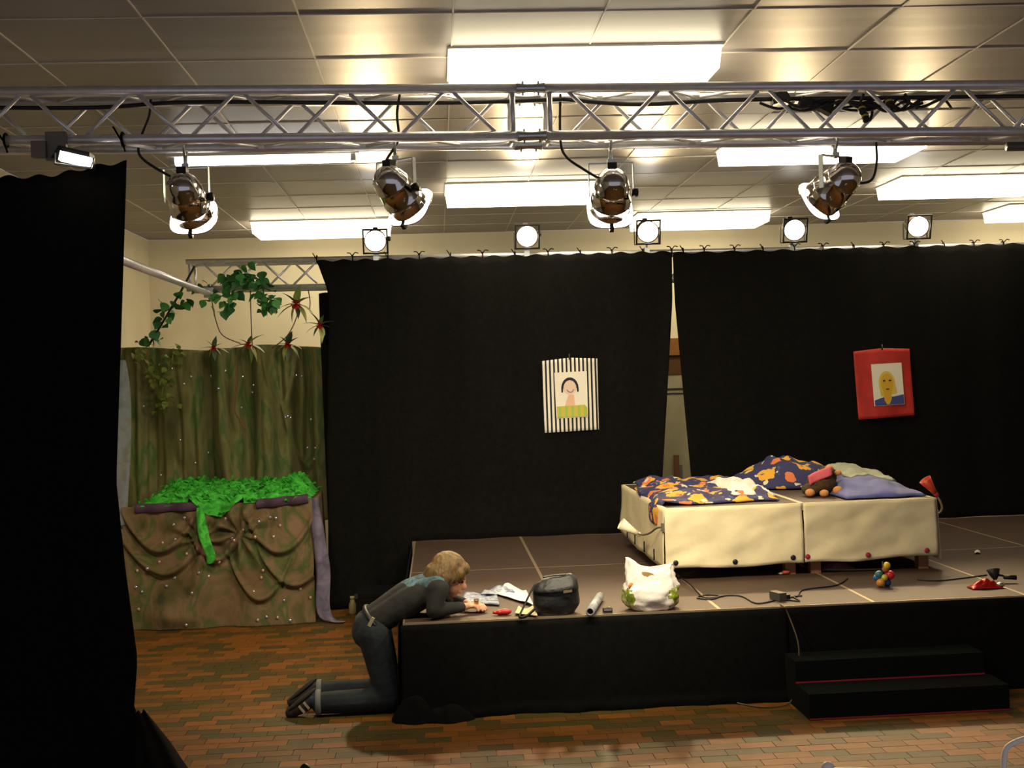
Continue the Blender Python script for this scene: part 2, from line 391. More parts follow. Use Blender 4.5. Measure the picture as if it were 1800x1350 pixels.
for px, py, yaw, tilt, dropc, lab in ((328, 348, .10, .62, 0, 'chrome spotlight hanging nearest the front black curtain'),
                                (697, 334, .62, .60, 0, 'chrome spotlight turned to the right beside the slim tube light'),
                                (1075, 339, .05, .60, 0, 'chrome spotlight pointing straight back, under the truss joint'),
                                (1470, 326, -.55, .52, 0, 'chrome spotlight turned to the left under the cable heap')):
    p = PY(px, py, 6.28)
    t = thing('stage_spotlight', lab, 'spotlight', p, None, 'chrome spotlights on the front truss')
    R = rot_dir(yaw, tilt); e = R.to_euler()
    b = link('can_body', PARB, t, (0, 0, 0), e)
    link('filter_rim', RIM, b); link('frost_filter', GEL, b); link('filter_clip', CLIP, b); link('terminal_box', TERM, b)
    Ry = Matrix.Rotation(-yaw, 3, 'Z').to_euler(); h = .155
    y = obj('yoke', yoke_mesh(h), STEEL, t); y.rotation_euler = Ry
    k = link('yoke_knob', KNOB, t, (0, 0, 0), Ry)
    zc = zf(p.x) - W - p.z
    c = MB(); c.tube([(0, 0, h - .01), (0, 0, zc - .03)], .011, 10); c.box((0, 0, h + .012), (.035, .03, .02)); c.tube(smooth_curve([(0, -.015, zc - .045), (0, -.04, zc), (0, .0, zc + .035), (0, .04, zc), (0, .03, zc - .03)]), .008, 8)
    obj('hook_clamp', c, STEEL, t)
    ld = bpy.data.lights.new('beam', 'SPOT'); ld.energy = E_PAR_FRONT; ld.spot_size = 1.55; ld.spot_blend = .7; ld.shadow_soft_size = .1; ld.color = (1, .86, .62)
    lo = link('beam', ld, t, R @ V((0, .17, 0))); lo.rotation_euler = (R @ Matrix.Rotation(PI / 2, 3, 'X')).to_euler()
    SPOTS.append((t, p))
for px, py, lab in ((660, 420, 'small lit spotlight standing on the back truss, leftmost of five'), (925, 412, 'small lit spotlight on the back truss, second from the left, a cable slanting beside it'),
                    (1136, 404, 'small lit spotlight on the back truss above the slit between curtains'), (1392, 401, 'small lit spotlight on the back truss, fourth from the left, below the vertical ceiling reflection'),
                    (1608, 395, 'small lit spotlight on the back truss, rightmost of five')):
    p = PY(px, py, 11.40)
    t = thing('stage_spotlight', lab, 'spotlight', p, None, 'small spotlights on the back truss')
    R = rot_dir(PI + (px - 900) * .0001, .30); e = R.to_euler()
    b = link('can_body', PARBK, t, (0, 0, 0), e); b.scale = (.93, .93, .93)
    link('filter_frame', FRB, b); link('lens', LENS, b); link('terminal_box', TERM, b)
    obj('yoke', yoke_mesh(.14, False), BLACKM, t); link('yoke_knob', KNOB, t)
    zt = zb(p.x) - p.z
    c = MB(); c.tube([(0, 0, -.135), (0, .02, zt + .02)], .011, 8); c.box((0, .02, zt + .01), (.05, .07, .07)); obj('clamp', c, STEEL, t)
    ld = bpy.data.lights.new('beam', 'SPOT'); ld.energy = E_PAR_BACK; ld.spot_size = 1.25; ld.spot_blend = .7; ld.shadow_soft_size = .09; ld.color = (1, .74, .40)
    lo = link('beam', ld, t, R @ V((0, .17, 0))); lo.rotation_euler = (R @ Matrix.Rotation(PI / 2, 3, 'X')).to_euler()
# flood light at the far left
t = thing('flood_light', 'grey halogen flood light clamped to the truss above the front black curtain', 'flood light', PY(95, 265, 6.0))
obj('clamp', MB().box((0, .04, .03), (.10, .03, .14)).box((-.075, .02, .01), (.07, .05, .08)), mat('grey_bracket', '7d776c', .5, .5), t)
h = obj('housing', MB().box((.10, 0, -.035), (.19, .11, .07), Matrix.Rotation(.25, 3, 'Y'), .8), BLACKM, t)
obj('glass', MB().box((.115, -.035, -.052), (.15, .05, .045), Matrix.Rotation(.25, 3, 'Y')), mat('lit_flood', 'ffffff', .3, emit=(1, .97, .9), estr=4.0), h)
obj('bracket', MB().tube([(.02, -.05, -.02), (.02, -.06, -.075), (.19, -.06, -.10), (.2, -.04, -.05)], .006, 6), STEEL, h)

# cables on the front truss
def cable(name, label, pts, r=.006, mt=None, k=6, group=None):
    return tag(obj(name, MB().tube(smooth_curve(pts, k), r, 8), mt or RUBBER), label, 'cable', group)
def fz(x, dz): return zf(x) - dz
for px_list, lab in (((( 265, 175), (262, 205), (247, 245), (247, 275), (290, 305), (322, 318)), 'black cable looping from the truss to the leftmost chrome spotlight'),
                     (((703, 165), (698, 200), (700, 245), (680, 280), (657, 325)), 'black cable dropping straight down to the second chrome spotlight'),
                     (((985, 165), (985, 245), (995, 275), (1025, 297), (1055, 315)), 'grey black cable curving to the third chrome spotlight'),
                     (((1540, 250), (1541, 285), (1533, 315), (1512, 322), (1503, 315)), 'black cable loop at the back of the rightmost chrome spotlight')):
    cable('power_cable', lab, [PY(a, b, 6.26) for a, b in px_list], .007)
bun = thing('cable_bundle', 'heap of black cables and plugs lying inside the right truss section', 'cables', (1.9, 6.2, fz(1.9, .09)))
for i in range(9):
    x0 = 1.75 + .07 * i + random.uniform(-.05, .05); x1 = x0 + random.uniform(.25, .5)
    pts = [(lerp(x0, x1, q / 5), 6.14 + random.uniform(0, .12), fz(2, .05) + random.uniform(-.06, .015)) for q in range(6)]
    obj('cable', MB().tube(smooth_curve(pts, 5), .008, 6), RUBBER, bun, True)
obj('cable', MB().tube(smooth_curve([(.7, 6.2, fz(.7, .03)), (1.1, 6.24, fz(1.1, .05)), (1.6, 6.2, fz(1.6, .04)), (2.6, 6.22, fz(2.6, .03)), (4.3, 6.2, fz(4, .03))], 8), .012, 6), RUBBER, bun, True)
obj('cable', MB().tube(smooth_curve([(-3.2, 6.2, fz(-3.2, .03)), (-1.8, 6.22, fz(-1.8, .05)), (-1.2, 6.2, fz(-1.2, .03)), (0, 6.22, fz(0, .04)), (.7, 6.2, fz(.7, .03))], 8), .011, 6), RUBBER, bun, True)
for px, py, an in ((1420, 182, .2), (1370, 172, -.3), (1448, 187, .5)):
    p = PY(px, py, 6.2); obj('plug', MB().box(p, (.10, .06, .055), Matrix.Rotation(an, 3, 'Y'), .8), BLACKM, bun, True)
for pl in ([(1518, 165), (1512, 185), (1518, 205), (1528, 212), (1533, 195), (1525, 172)], [(1590, 165), (1598, 180), (1578, 195), (1570, 183), (1585, 172), (1612, 190), (1614, 172)]):
    obj('cable', MB().tube(smooth_curve([PY(a, b, 6.18 + .01 * i) for i, (a, b) in enumerate(pl)]), .008, 8), RUBBER, bun, True)
for px, py, c in ((1515, 192, 0), (1521, 206, 0), (1563, 180, 0)):
    p = PY(px, py, 6.17); q = obj('connector', MB().lathe([(-.03, .012), (-.025, .018), (.02, .020), (.03, .014)], Matrix.Rotation(1.1, 3, 'X'), p, 12), BLACKM, bun, True)
    obj('yellow_ring', MB().lathe([(-.006, .0215), (.006, .0215)], Matrix.Rotation(1.1, 3, 'X'), p, 12, False), mat('yellow_band', 'a8a13a', .5), q)

# ------------------------------------------------------------------ stage decks
NX, X0S, Y0S = 6, -.27, 7.47
DECKP = MB().bb((.012, .012, -.03), (.988, 1.948, 0)).mesh('deck_board', DECK)
fm = MB()
for a, b in (((0, 0, -.09), (1, .012, -.001)), ((0, 1.948, -.09), (1, 1.96, -.001)), ((0, .012, -.09), (.012, 1.948, -.001)), ((.988, .012, -.09), (1, 1.948, -.001))): fm.bb(a, b)
DECKF = fm.mesh('deck_frame', mat('deck_edge_aluminium', 'b5a284', .4, .6))
LEG = MB().tube([(0, 0, -DZ), (0, 0, -.03)], .024, 10).mesh('leg', ALU)
ords = ['first', 'second', 'third', 'fourth', 'fifth', 'sixth']
for r in range(2):
    for i in range(NX):
        row = 'front row' if r == 0 else 'back row'
        lab = 'brown stage deck in the %s, %s from the kneeling person' % (row, ords[i])
        t = thing('stage_deck', lab, 'stage deck', (X0S + i, Y0S + r * 1.96, DZ), None, 'brown stage decks')
        link('deck_board', DECKP, t); link('deck_frame', DECKF, t)
        for lx, ly in ((.06, .06), (.94, .06), (.06, 1.9), (.94, 1.9)): link('leg', LEG, t, (lx, ly, 0))

# ------------------------------------------------------------------ black curtains
def curtain(name, label, xl, xr, ytab, ztop, zbot, nu, nv, amp, freq, seed, cat='curtain', mt=None, flare=0.0, sag=None, parent=None, ledge=None):
    """hanging cloth: xl(z), xr(z) side edges, soft vertical folds that grow downwards"""
    m = MB()
    def fn(u, v):
        zt = ztop + (sag(u) if sag else 0); zl = zbot if not ledge or not ledge[0] < lerp(xl(DZ), xr(DZ), u) < ledge[1] else DZ + .006; z = lerp(zt, zl, v)
        a, b = xl(z), xr(z); x = lerp(a, b, u)
        g = .15 + .85 * min(1, v * 2.2)
        xx = lerp(xl(ztop), xr(ztop), u)
        y = ytab(z) + g * amp * (math.sin(xx * freq + seed + 1.3 * nz(xx * 1.1, seed)) * .6 + .9 * nz(xx * freq * .33, seed, z * .25) + .35 * nz(xx * freq * .9, seed + 5, z * .4))
        if v < .03: z += .010 * math.sin(u * nu * .7)
        return V((x, y, z))
    m.grid(fn, nu, nv)
    o = obj(name, m, mt or CURT, parent, False, .004)
    return tag(o, label, cat) if not parent else o
TIE = MB()
TIE.tube([V((0, .034 * math.cos(a), .034 * math.sin(a))) for a in [2 * PI * k / 14 for k in range(15)]], .006, 6, False)
TIE.tube(smooth_curve([(0, -.036, -.01), (.012, -.05, -.035), (.02, -.045, -.07)], 3), .005, 5); TIE.tube(smooth_curve([(0, -.036, -.01), (-.015, -.055, .02), (-.035, -.045, .055)], 3), .005, 5)
TIEM = TIE.mesh('tie', CURT)
TIE2 = MB()
TIE2.tube([V((0, .034 * math.cos(a), .034 * math.sin(a))) for a in [2 * PI * k / 14 for k in range(15)]], .006, 6, False)
TIE2.tube(smooth_curve([(0, -.03, .02), (.025, -.05, .05), (.055, -.04, .045)], 3), .005, 5); TIE2.tube(smooth_curve([(0, -.036, .01), (-.02, -.045, .045), (-.05, -.04, .05)], 3), .005, 5)
TIEM2 = TIE2.mesh('tie', CURT)
c1 = curtain('stage_curtain', 'wide black curtain behind the stage, left of the slit, striped picture hung on it',
             lambda z: interp([(0, -1.08), (1.5, -1.06), (2.9, -1.0), (3.0, -1.02), (3.3, -1.12)], z), lambda z: interp([(0, 1.98), (1.06, 2.104), (2.77, 2.268), (3.3, 2.285)], z),
             lambda z: interp([(0, 11.16), (1, 11.3), (3.3, 11.37)], z), 3.255, .0, 150, 40, .028, 9, 1.2, ledge=(-.31, 9))
c2 = curtain('stage_curtain', 'wide black curtain behind the bed, right of the slit, red picture hung on it',
             lambda z: interp([(0, 2.45), (1.06, 2.396), (2.77, 2.296), (3.3, 2.29)], z), lambda z: 7.1,
             lambda z: interp([(0, 11.36), (1, 11.36), (3.3, 11.37)], z), 3.24, .0, 170, 40, .028, 9, 4.7, ledge=(-1, 5.75))
for k, px in enumerate((557, 620, 682, 737, 792, 848, 905, 963, 1020, 1075, 1130, 1180)):
    link('tie', (TIEM, TIEM2)[k % 2], c1, (PY(px, 450, 11.42).x, 11.42, zb(PY(px, 450, 11.42).x)))
for k, px in enumerate((1200, 1237, 1290, 1340, 1395, 1445, 1500, 1552, 1605, 1658, 1710, 1762)):
    x = PY(px, 440, 11.42).x; link('tie', (TIEM2, TIEM)[k % 3 == 0], c2, (x, 11.42, zb(x)))
c3 = curtain('stage_curtain', 'narrow black curtain strip hanging behind the left edge of the wide one', lambda z: interp([(0, -1.09), (2.9, -1.115)], z), lambda z: -.3,
             lambda z: 11.56 if z > 0 else 11.5, 2.96, .0, 24, 30, .02, 14, 2.2)
c4 = curtain('stage_curtain', 'black curtain filling the left foreground, hung from the front truss',
             lambda z: -3.3, lambda z: interp([(0, -1.30), (.18, -1.40), (.50, -1.565), (.75, -1.54), (1.2, -1.585), (1.63, -1.615), (2.3, -1.575), (3.3, -1.52)], z),
             lambda z: interp([(0, 5.95), (.5, 6.06), (3.3, 6.12)], z), 3.235, .0, 110, 50, .05, 10, 8.1,
             sag=lambda u: -.07 * math.sin(min(1, (1 - u) * 2.4) * PI * .5) + .006 * math.sin((1 - u) * 22))
for x in (-3.1, -2.6, -2.1, -1.53): link('tie', TIEM, c4, (x, 6.08, zf(x) - W))
mo = MB()
def fnm(u, v):
    a = u * PI; r = interp([(0, .02), (.5, .13), (1, .25)], v)
    z = interp([(0, .50), (.35, .34), (.7, .14), (1, .01)], v)
    return V((-1.53 + .0 + math.cos(a) * r * 1.1 + .10 * v, 6.02 - math.sin(a) * r * 1.2 + .02 * math.sin(a * 9) * v, z + .008 * math.sin(a * 5)))
mo.grid(fnm, 40, 16)
obj('gathered_hem', mo, CURT, c4, False, .004)

# stage skirt
def skirt(name, label, x0, x1, y, seed, wob=.02):
    m = MB()
    def fn(u, v):
        x = lerp(x0, x1, u); z = lerp(DZ - .012, .004, v)
        yy = y - .012 - v * (.03 + wob * (1 + math.sin(x * 7 + seed) * .6 + nz(x * 3.1, seed) * 1.2))
        if v > .93: yy -= .03 * (v - .93) / .07 * (1 + nz(x * 6, seed + 2))
        return V((x, yy, z))
    m.grid(fn, 120, 14); return tag(obj(name, m, SKIRT, None, False, .004), label, 'stage skirt')
skirt('stage_skirt', 'black cloth skirt along the stage front between the person and the steps', -.285, 2.16, Y0S, 1.0)
skirt('stage_skirt', 'black cloth skirt along the stage front behind the steps and to the right', 2.12, 5.74, Y0S + .004, 5.0, .012)
m = MB()
m.grid(lambda u, v: V((-.285 - .012 - v * (.02 + .02 * math.sin(u * 19)), lerp(7.44, 11.38, u), lerp(DZ - .012, .004, v))), 60, 10)
tag(obj('stage_skirt', m, SKIRT, None, False, .004), 'black cloth skirt on the left end of the stage beside the kneeling person', 'stage skirt')
m = MB()
def heap(cx, cy, rx, ry, h, seed, mb, nu=36, nv=10, f=5.0):
    def fn(u, v):
        a = u * 2 * PI; q = v
        k = 1 + .28 * nz(math.cos(a) * 1.6 + seed, math.sin(a) * 1.6, seed)
        x = cx + math.cos(a) * rx * q * k; y = cy + math.sin(a) * ry * q * k
        z = h * (1 - q ** 2.2) * (1 + .5 * nz(x * f * 2, y * f * 2, seed)) + .004
        return V((x, y, max(.003, z)))
    mb.grid(fn, nu, nv)
heap(-.22, 7.38, .14, .10, .13, 3, m); heap(-.02, 7.36, .17, .10, .09, 8, m)
tag(obj('cloth_heap', m, SKIRT), 'bunched black cloth on the floor at the left front corner of the stage', 'cloth')

# black crate and beige bottle behind the person
t = thing('flight_case', 'black case standing on the floor behind the kneeling person', 'case', (-.56, 10.55, 0))
obj('body', MB().box((0, 0, .12), (.42, .42, .24)), mat('black_case', '0c0b0b', .9, spec=.1), t)
obj('lid', MB().box((0, 0, .255), (.43, .43, .03)), mat('black_case', '100f0e'), t)
for sx in (-1, 1): obj('corner', MB().box((sx * .205, -.212, .255), (.03, .012, .04)), mat('case_corner', '1c1b1a', .6, .3), t)
t = thing('bottle', 'small pale bottle standing on the tiles behind the kneeling person', 'bottle', PZ(620, 1080, 0))
obj('body', MB().lathe([(0, .03), (.02, .034), (.09, .034), (.115, .022), (.14, .018)], Matrix.Rotation(PI / 2, 3, 'X'), (0, 0, 0), 16), mat('pale_bottle', '8f8257', .4), t)
obj('cap', MB().lathe([(.14, .021), (.165, .021)], Matrix.Rotation(PI / 2, 3, 'X'), (0, 0, 0), 14), mat('pale_cap', 'a09a80', .5), t)

# ------------------------------------------------------------------ steps
t = thing('stage_steps', 'black carpeted two-step stair with red edge lines in front of the stage', 'steps', (2.13, 6.95, 0))
RED = mat('red_edge', 'a0182a', .6)
obj('step', MB().bb((0, 0, 0), (1.22, .52, .155)), CARPET, t)
obj('step', MB().bb((0, .26, .155), (1.19, .52, .29)), CARPET, t)
obj('edge_strip', MB().bb((0, -.004, .003), (1.22, .0, .011)), RED, t)
obj('edge_strip', MB().bb((0, .254, .156), (1.19, .26, .164)), RED, t)
cable('power_cable', 'pale cable hanging down the stage front left of the steps', [PZ(1372, 1062, DZ + .005), PZ(1380, 1068, DZ + .006), (2.15, 7.425, .56), (2.20, 7.36, .35), (2.17, 7.34, .12), (2.11, 7.30, .01), (1.95, 7.25, .008), (1.80, 7.38, .008), (1.83, 7.42, .03)], .005, mat('olive_cable', '5b5236', .6), 8)

# ------------------------------------------------------------------ bed boxes
BZ = 1.105
def bed(label, x0, x1, bcol, side):
    y0, y1 = 8.56, 10.56; w = x1 - x0
    t = thing('bed_box', label, 'bed', (x0, y0, DZ), None, 'two beds made from stage boxes')
    obj('top_board', MB().bb((.01, .01, BZ - DZ - .03), (w - .01, 1.99, BZ - DZ)), DECK, t)
    f = MB(); hz = BZ - DZ
    for a, b in (((0, -.006, hz - .05), (w, .012, hz + .003)), ((0, 1.988, hz - .05), (w, 2.0, hz + .003)), ((-.006, .0, hz - .05), (.012, 2, hz + .003)), ((w - .012, 0, hz - .05), (w + .006, 2, hz + .003))): f.bb(a, b)
    obj('cloth_band', f, CREAM, t)
    for lx, ly in ((.10 if side else .13, .09 if side else .55), (w - .08, .09), (.1, 1.9), (w - .08, 1.9)):
        obj('leg', MB().box((lx, ly, .25), (.075, .075, .5)), WOOD, t)
    s = MB(); zb_ = interp([(1.6, .09), (2.6, .085)], x0) if not side else .10
    def fr(u, v):
        x = w * u - (.012 if not side else 0) * (1 - u); z = lerp(hz + .001, .088 + (.02 * u if side else 0) + .008 * math.sin(u * 9 + side), v)
        y = -.010 - .014 * v * (1 + 1.1 * nz(x * 3.5 + x0 * 7, 2.0, v * 1.6)) - .009 * math.sin(x * 11 + v * 5 + 2 * nz(x * 4, v * 3)) * min(1, v * 2) - .010 * nz(x * 7 + v * 5, v * 4 - x * 3, x0) - (.004 if .14 < v < .17 else 0)
        return V((x, y, z))
    s.grid(fr, 50, 16); fs = obj('skirt_front', s, CREAM, t, False, .004)
    BT = mat('button_' + bcol, bcol, .4)
    for u in ((.07, .50, .92) if not side else (.02, .47, .91)):
        p = fr(u, .91); obj('button', MB().lathe([(-.007, .004), (-.006, .017), (-.002, .020), (.006, .018)], None, p + V((0, -.004, .0)), 14), BT, fs)
    s = MB(); sx = -.009 if not side else w + .009; sg = -1 if not side else 1
    s.grid(lambda u, v: V((sx + sg * .02 * v * (1 + nz(u * 6, v * 2, 4)), 2 * u, lerp(hz + .001, .10 - .03 * (1 - u) + .008 * math.sin(u * 8), v))), 40, 12)
    ss = obj('skirt_side', s, CREAM, t, False, .004)
    if not side:
        for u in (.12, .33, .55, .75): obj('tie_string', MB().tube([(-.05, 2 * u, .20), (-.055, 2 * u - .02, .12)], .006, 6), BLACKM, ss)
        obj('white_tape', MB().box((.005, -.045, .09), (.018, .004, .10)), WHITEP, ss)
    else:
        obj('corner_flap', MB().grid(lambda u, v: V((w + .014 + .02 * v, .0 + .10 * u, lerp(hz - .1, .075, v))), 6, 8), CREAM, ss, False, .004)
    return t
B1 = bed('bed box with cream cloth skirt and black buttons', 1.61, 2.612, '17151c', 0)
B2 = bed('bed box with cream cloth skirt and pinkish red buttons', 2.622, 3.612, 'a02c3c', 1)

PRINT = print_mat('printed_bedding')
def lump(name, label, cat, fx, nu, nv, mats, parent=None):
    m = MB(); m.grid(fx, nu, nv)
    o = obj(name, m, mats, parent, False, .012)
    return tag(o, label, cat) if not parent else o
def duv(u, v):
    x = lerp(1.66, 2.50, u) + .05 * nz(v * 4, 3) ; y = lerp(8.72, 10.25, v) + .09 * nz(u * 5, 1.5) + (.28 * u if v < .3 else .0) * (1 - v / .3 if v < .3 else 0) * .2
    e = min(1, min(u, 1 - u) * 9, min(v, 1 - v) * 9)
    z = BZ + .012 + e * (.055 + .035 * nz(x * 6, y * 6) + .03 * nz(x * 13, y * 11, 3)) + .03 * math.exp(-((v - .95) / .1) ** 2)
    if u < .16 and v < .62:                        # corner slipping over the near left edge
        k = (.16 - u) / .16; x = 1.66 - .045 * min(1, k * 2.2) - .015; z = BZ + .07 - .20 * k * (1 - (v / .62) ** 2) - .02
        x -= .02 * math.sin(v * 12)
    return V((x, y, z))
dv = lump('duvet', 'dark blue duvet with yellow and orange motifs spread over the left bed', 'duvet', duv, 60, 60, PRINT)
def wht(u, v):
    x = lerp(2.17, 2.50, u) + .04 * nz(v * 5, 9); y = lerp(8.85, 9.75, v) + .1 * nz(u * 4, 6); e = min(1, min(u, 1 - u) * 6, min(v, 1 - v) * 6)
    return V((x, y, BZ + .055 + e * (.05 + .05 * nz(x * 9, y * 7, 1)) - .02 * u))
lump('white_cloth', 'crumpled white cloth lying on the dark blue printed duvet', 'cloth', wht, 26, 26, mat('white_cloth', 'e6dfd0', .85))
def pile(u, v):
    a = u * 2 * PI; q = v
    k = 1 + .16 * nz(math.cos(a) * 1.5, math.sin(a) * 1.5, 7)
    x = 2.90 + math.cos(a) * .50 * q * k + .02; y = 9.95 + math.sin(a) * .42 * q * k
    h = .20 * max(0, 1 - q ** 4); h *= interp([(2.3, .35), (2.55, .65), (2.75, 1.0), (2.95, 1.0), (3.15, .8), (3.4, .5)], x)
    z = BZ + .012 + h * (1 + .26 * nz(x * 6.2, y * 5.2, 2)) + .05 * nz(x * 11, y * 11, 5) * (1 - q)
    return V((x, y, max(BZ + .008, z)))
lump('duvet', 'dark blue duvet with yellow motifs heaped up behind the plush toy', 'duvet', pile, 70, 26, PRINT)
def blu(u, v):
    x = lerp(2.98, 3.585, u); y = lerp(8.66, 10.2, v) + .05 * nz(u * 4, 11)
    e = min(1, min(u, 1 - u) * 6, min(v, 1 - v) * 6) ** .6
    h = interp([(2.98, .08), (3.15, .13), (3.3, .15), (3.42, .11), (3.585, .08)], x) * interp([(8.66, .55), (9.0, .8), (9.5, 1.05), (10.2, .7)], y)
    return V((x, y, BZ + .01 + e * h * (1 + .3 * nz(x * 5, y * 4, 9)) + e * .018 * nz(x * 14, y * 10, 2)))
bl = lump('blanket', 'crumpled violet blue blanket on the right bed', 'blanket', blu, 40, 50, mat('violet_blue_cloth', '5a5f95', .8, var=.18, vscale=5))
def gry(u, v):
    x = lerp(3.16, 3.53, u) + .05 * nz(v * 3, 2); y = lerp(9.1, 9.95, v) + .08 * nz(u * 4, 8); e = min(1, min(u, 1 - u) * 5, min(v, 1 - v) * 5)
    w_ = blu((x - 2.98) / .605, (y - 8.66) / 1.54)
    return V((x, y, w_.z + .010 + e * (.012 + .03 * nz(x * 8, y * 6, 4))))
lump('pale_cloth', 'pale grey green cloth thrown over the violet blue blanket', 'cloth', gry, 26, 30, mat('pale_grey_cloth', '9a9c86', .8, var=.15, vscale=9))
# plush toy
t = thing('plush_toy', 'brown plush toy with orange paws and a pink cloth lying between the bedding', 'toy', PZ(1450, 872, BZ))
PB, PO, PK = mat('brown_plush', '4a3518', .95, var=.3, vscale=40, bump=.6, bscale=120), mat('orange_paw', 'c98a4e', .85), mat('pink_cloth', 'c2525c', .8)
m = MB(); m.ell((0, .08, .085), (.12, .11, .085)); m.ell((.06, .12, .14), (.075, .08, .085)); m.ell((-.09, .04, .05), (.08, .07, .05)); obj('body', m, PB, t)
for x, y, z, r in ((-.13, -.05, .035, .038), (-.03, -.08, .03, .036), (.085, -.06, .045, .042), (.05, .03, .205, .035), (.125, .05, .17, .028)): obj('paw', MB().ell((x, y, z), (r, r * .9, r * .8)), PO, t)
obj('pink_scarf', MB().grid(lambda u, v: V((-.12 + .17 * u, -.02 + .05 * v + .02 * math.sin(u * 5), .10 + .075 * u + .06 * v - .01 * math.cos(v * 6))), 10, 6), PK, t, False, .01)
# cone lamps
def cone_lamp(label, col, base, tip, mouth, arm_pts, armcol, r0=.018, r1=.046):
    t = thing('cone_lamp', label, 'lamp', base)
    ax = (V(mouth) - V(tip)); L = ax.length; R = V((0, 1, 0)).rotation_difference(ax.normalized()).to_matrix()
    obj('shade', MB().lathe([(0, r0 * .8), (.0, r0), (L * .3, r0 * 1.35), (L, r1), (L, r1 * .93), (L * .35, r0 * 1.1)], R, tip, 22, False), mat('shade_' + col, col, .4), t, True)
    obj('socket', MB().lathe([(-.03, r0 * .7), (-.01, r0), (.02, r0)], R, tip, 14), mat('shade_' + col, col), t, True)
    obj('gooseneck', MB().tube(smooth_curve(arm_pts, 7), .0075, 8), mat('neck_' + armcol, armcol, .4, .3), t, True)
    obj('mount', MB().box(arm_pts[-1], (.035, .035, .06)), mat('neck_' + armcol, armcol), t, True)
YL = 9.0
cone_lamp('white cone lamp sticking out from the side of the left bed', 'e2d9b8', (1.57, YL - .3, .95), PY(1121, 938, YL), PY(1091, 920, YL), [PY(1121, 938, YL), PY(1130, 940, YL - .1), PY(1142, 937, YL - .2), PY(1155, 928, YL - .35), PY(1167, 927, 8.56)], '6d665a')
cone_lamp('red cone lamp on a bent pale gooseneck at the right end of the bed', 'c23a20', (3.62, 8.7, 1.05), PY(1644, 867, 8.68), PY(1626, 843, 8.68), [PY(1644, 868, 8.68), PY(1651, 878, 8.69), PY(1656, 892, 8.7), PY(1652, 901, 8.7), PY(1644, 903, 8.7)], 'a99f84')

# ------------------------------------------------------------------ pictures on the curtains
def picture(name, label, tl, tr_, bl_, br, backmat, paper, parts, peak=.0):
    """hung cloth panel; parts are drawn on the paper in its own 0..1 frame"""
    Y = 11.28
    c = (V(tl) + V(tr_) + V(bl_) + V(br)) / 4
    t = thing(name, label, 'picture', (c.x, Y, c.z))
    L = lambda u, v: (V(tl) * (1 - u) + V(tr_) * u) * (1 - v) + (V(bl_) * (1 - u) + V(br) * u) * v - c
    m = MB()
    m.grid(lambda u, v: L(u, v) + V((0, .012 * math.sin(u * 7 + v * 2), peak * (1 - abs(2 * u - 1)) * (1 - v) ** 3)), 24, 20)
    back = obj('cloth_panel', m, backmat, t, False, .006)
    (pu0, pv0), (pu1, pv1), (pu2, pv2), (pu3, pv3) = paper
    def Pp(u, v, k): # paper coordinates
        a = L(lerp(pu0, pu1, u), lerp(pv0, pv1, u)); b = L(lerp(pu3, pu2, u), lerp(pv3, pv2, u)); q = a * (1 - v) + b * v
        return V((q.x, -.022 - .0016 * k, q.z))
    def ring(pts, k): return [Pp(a, b, k) for a, b in pts]
    sh = obj('paper_sheet', MB().poly(ring([(0, 0), (0, 1), (1, 1), (1, 0)], 0), .004, (0, 1, 0)), mat('drawing_paper', 'ebe4d2', .8), t)
    for i, (nm, pts, mt) in enumerate(parts): obj(nm, MB().poly(ring(pts, i + 1), .0012, (0, 1, 0)), mt, sh)
    k = MB(); k.tube([V((0, .03, .0)) + L(.5, 0) + V((0, 0, peak)), V((0, -.015, .03)) + L(.5, 0) + V((0, 0, peak)), V((0, -.02, -.02)) + L(.5, 0) + V((0, 0, peak))], .008, 6); obj('clip', k, mat('dull_clip', '3a3824', .5, .4), t)
    return t
def oval(cx, cy, rx, ry, n=20, a0=0, a1=2 * PI): return [(cx + rx * math.cos(a0 + (a1 - a0) * i / n), cy + ry * math.sin(a0 + (a1 - a0) * i / n)) for i in range(n)]
def arc_band(cx, cy, r0, r1, a0, a1, sy=1.0, n=16):
    o = [(cx + r1 * math.cos(lerp(a0, a1, i / n)), cy + r1 * sy * math.sin(lerp(a0, a1, i / n))) for i in range(n + 1)]
    return o + [(cx + r0 * math.cos(lerp(a1, a0, i / n)), cy + r0 * sy * math.sin(lerp(a1, a0, i / n))) for i in range(n + 1)]
INK, SKINP = mat('drawn_ink', '1d1a2c', .8), mat('drawn_skin', 'e6c9b0', .8)
STR = stripe_mat('black_white_stripes', 'e9e2d0', '17141d', .0395, 0, .45)
P1 = [PY(951, 635, 11.28), PY(1050, 630, 11.28), PY(958, 761, 11.28), PY(1053, 755, 11.28)]
picture('picture', 'black and white striped cloth picture with a drawn face on the left curtain', *P1, STR, ((.22, .17), (.80, .17), (.80, .81), (.22, .81)),
        [('neck', [(.40, .50), (.58, .50), (.60, .74), (.28, .74)], mat('drawn_neck', 'e3b795', .8)), ('face', oval(.46, .33, .21, .17), SKINP),
         ('hair', arc_band(.46, .36, .20, .27, PI * 1.0, PI * 2.0, .9), INK), ('hair', [(.19, .36), (.25, .36), (.24, .44), (.19, .44)], INK), ('hair', [(.67, .36), (.73, .36), (.73, .44), (.68, .44)], INK),
         ('eye', oval(.40, .27, .045, .03), mat('drawn_eye', 'd8d2c4', .8)), ('eye', oval(.56, .27, .045, .03), mat('drawn_eye', 'd8d2c4')), ('mouth', arc_band(.47, .34, .10, .125, .4, PI - .4, .9), mat('drawn_mouth', '8a7a86', .8)),
         ('jumper', [(.02, .74), (.90, .73), (.98, .80), (.98, .98), (.04, .98)], stripe_mat('drawn_stripes', 'c8b845', '9dbb55', .06, 0, .4))], .02)
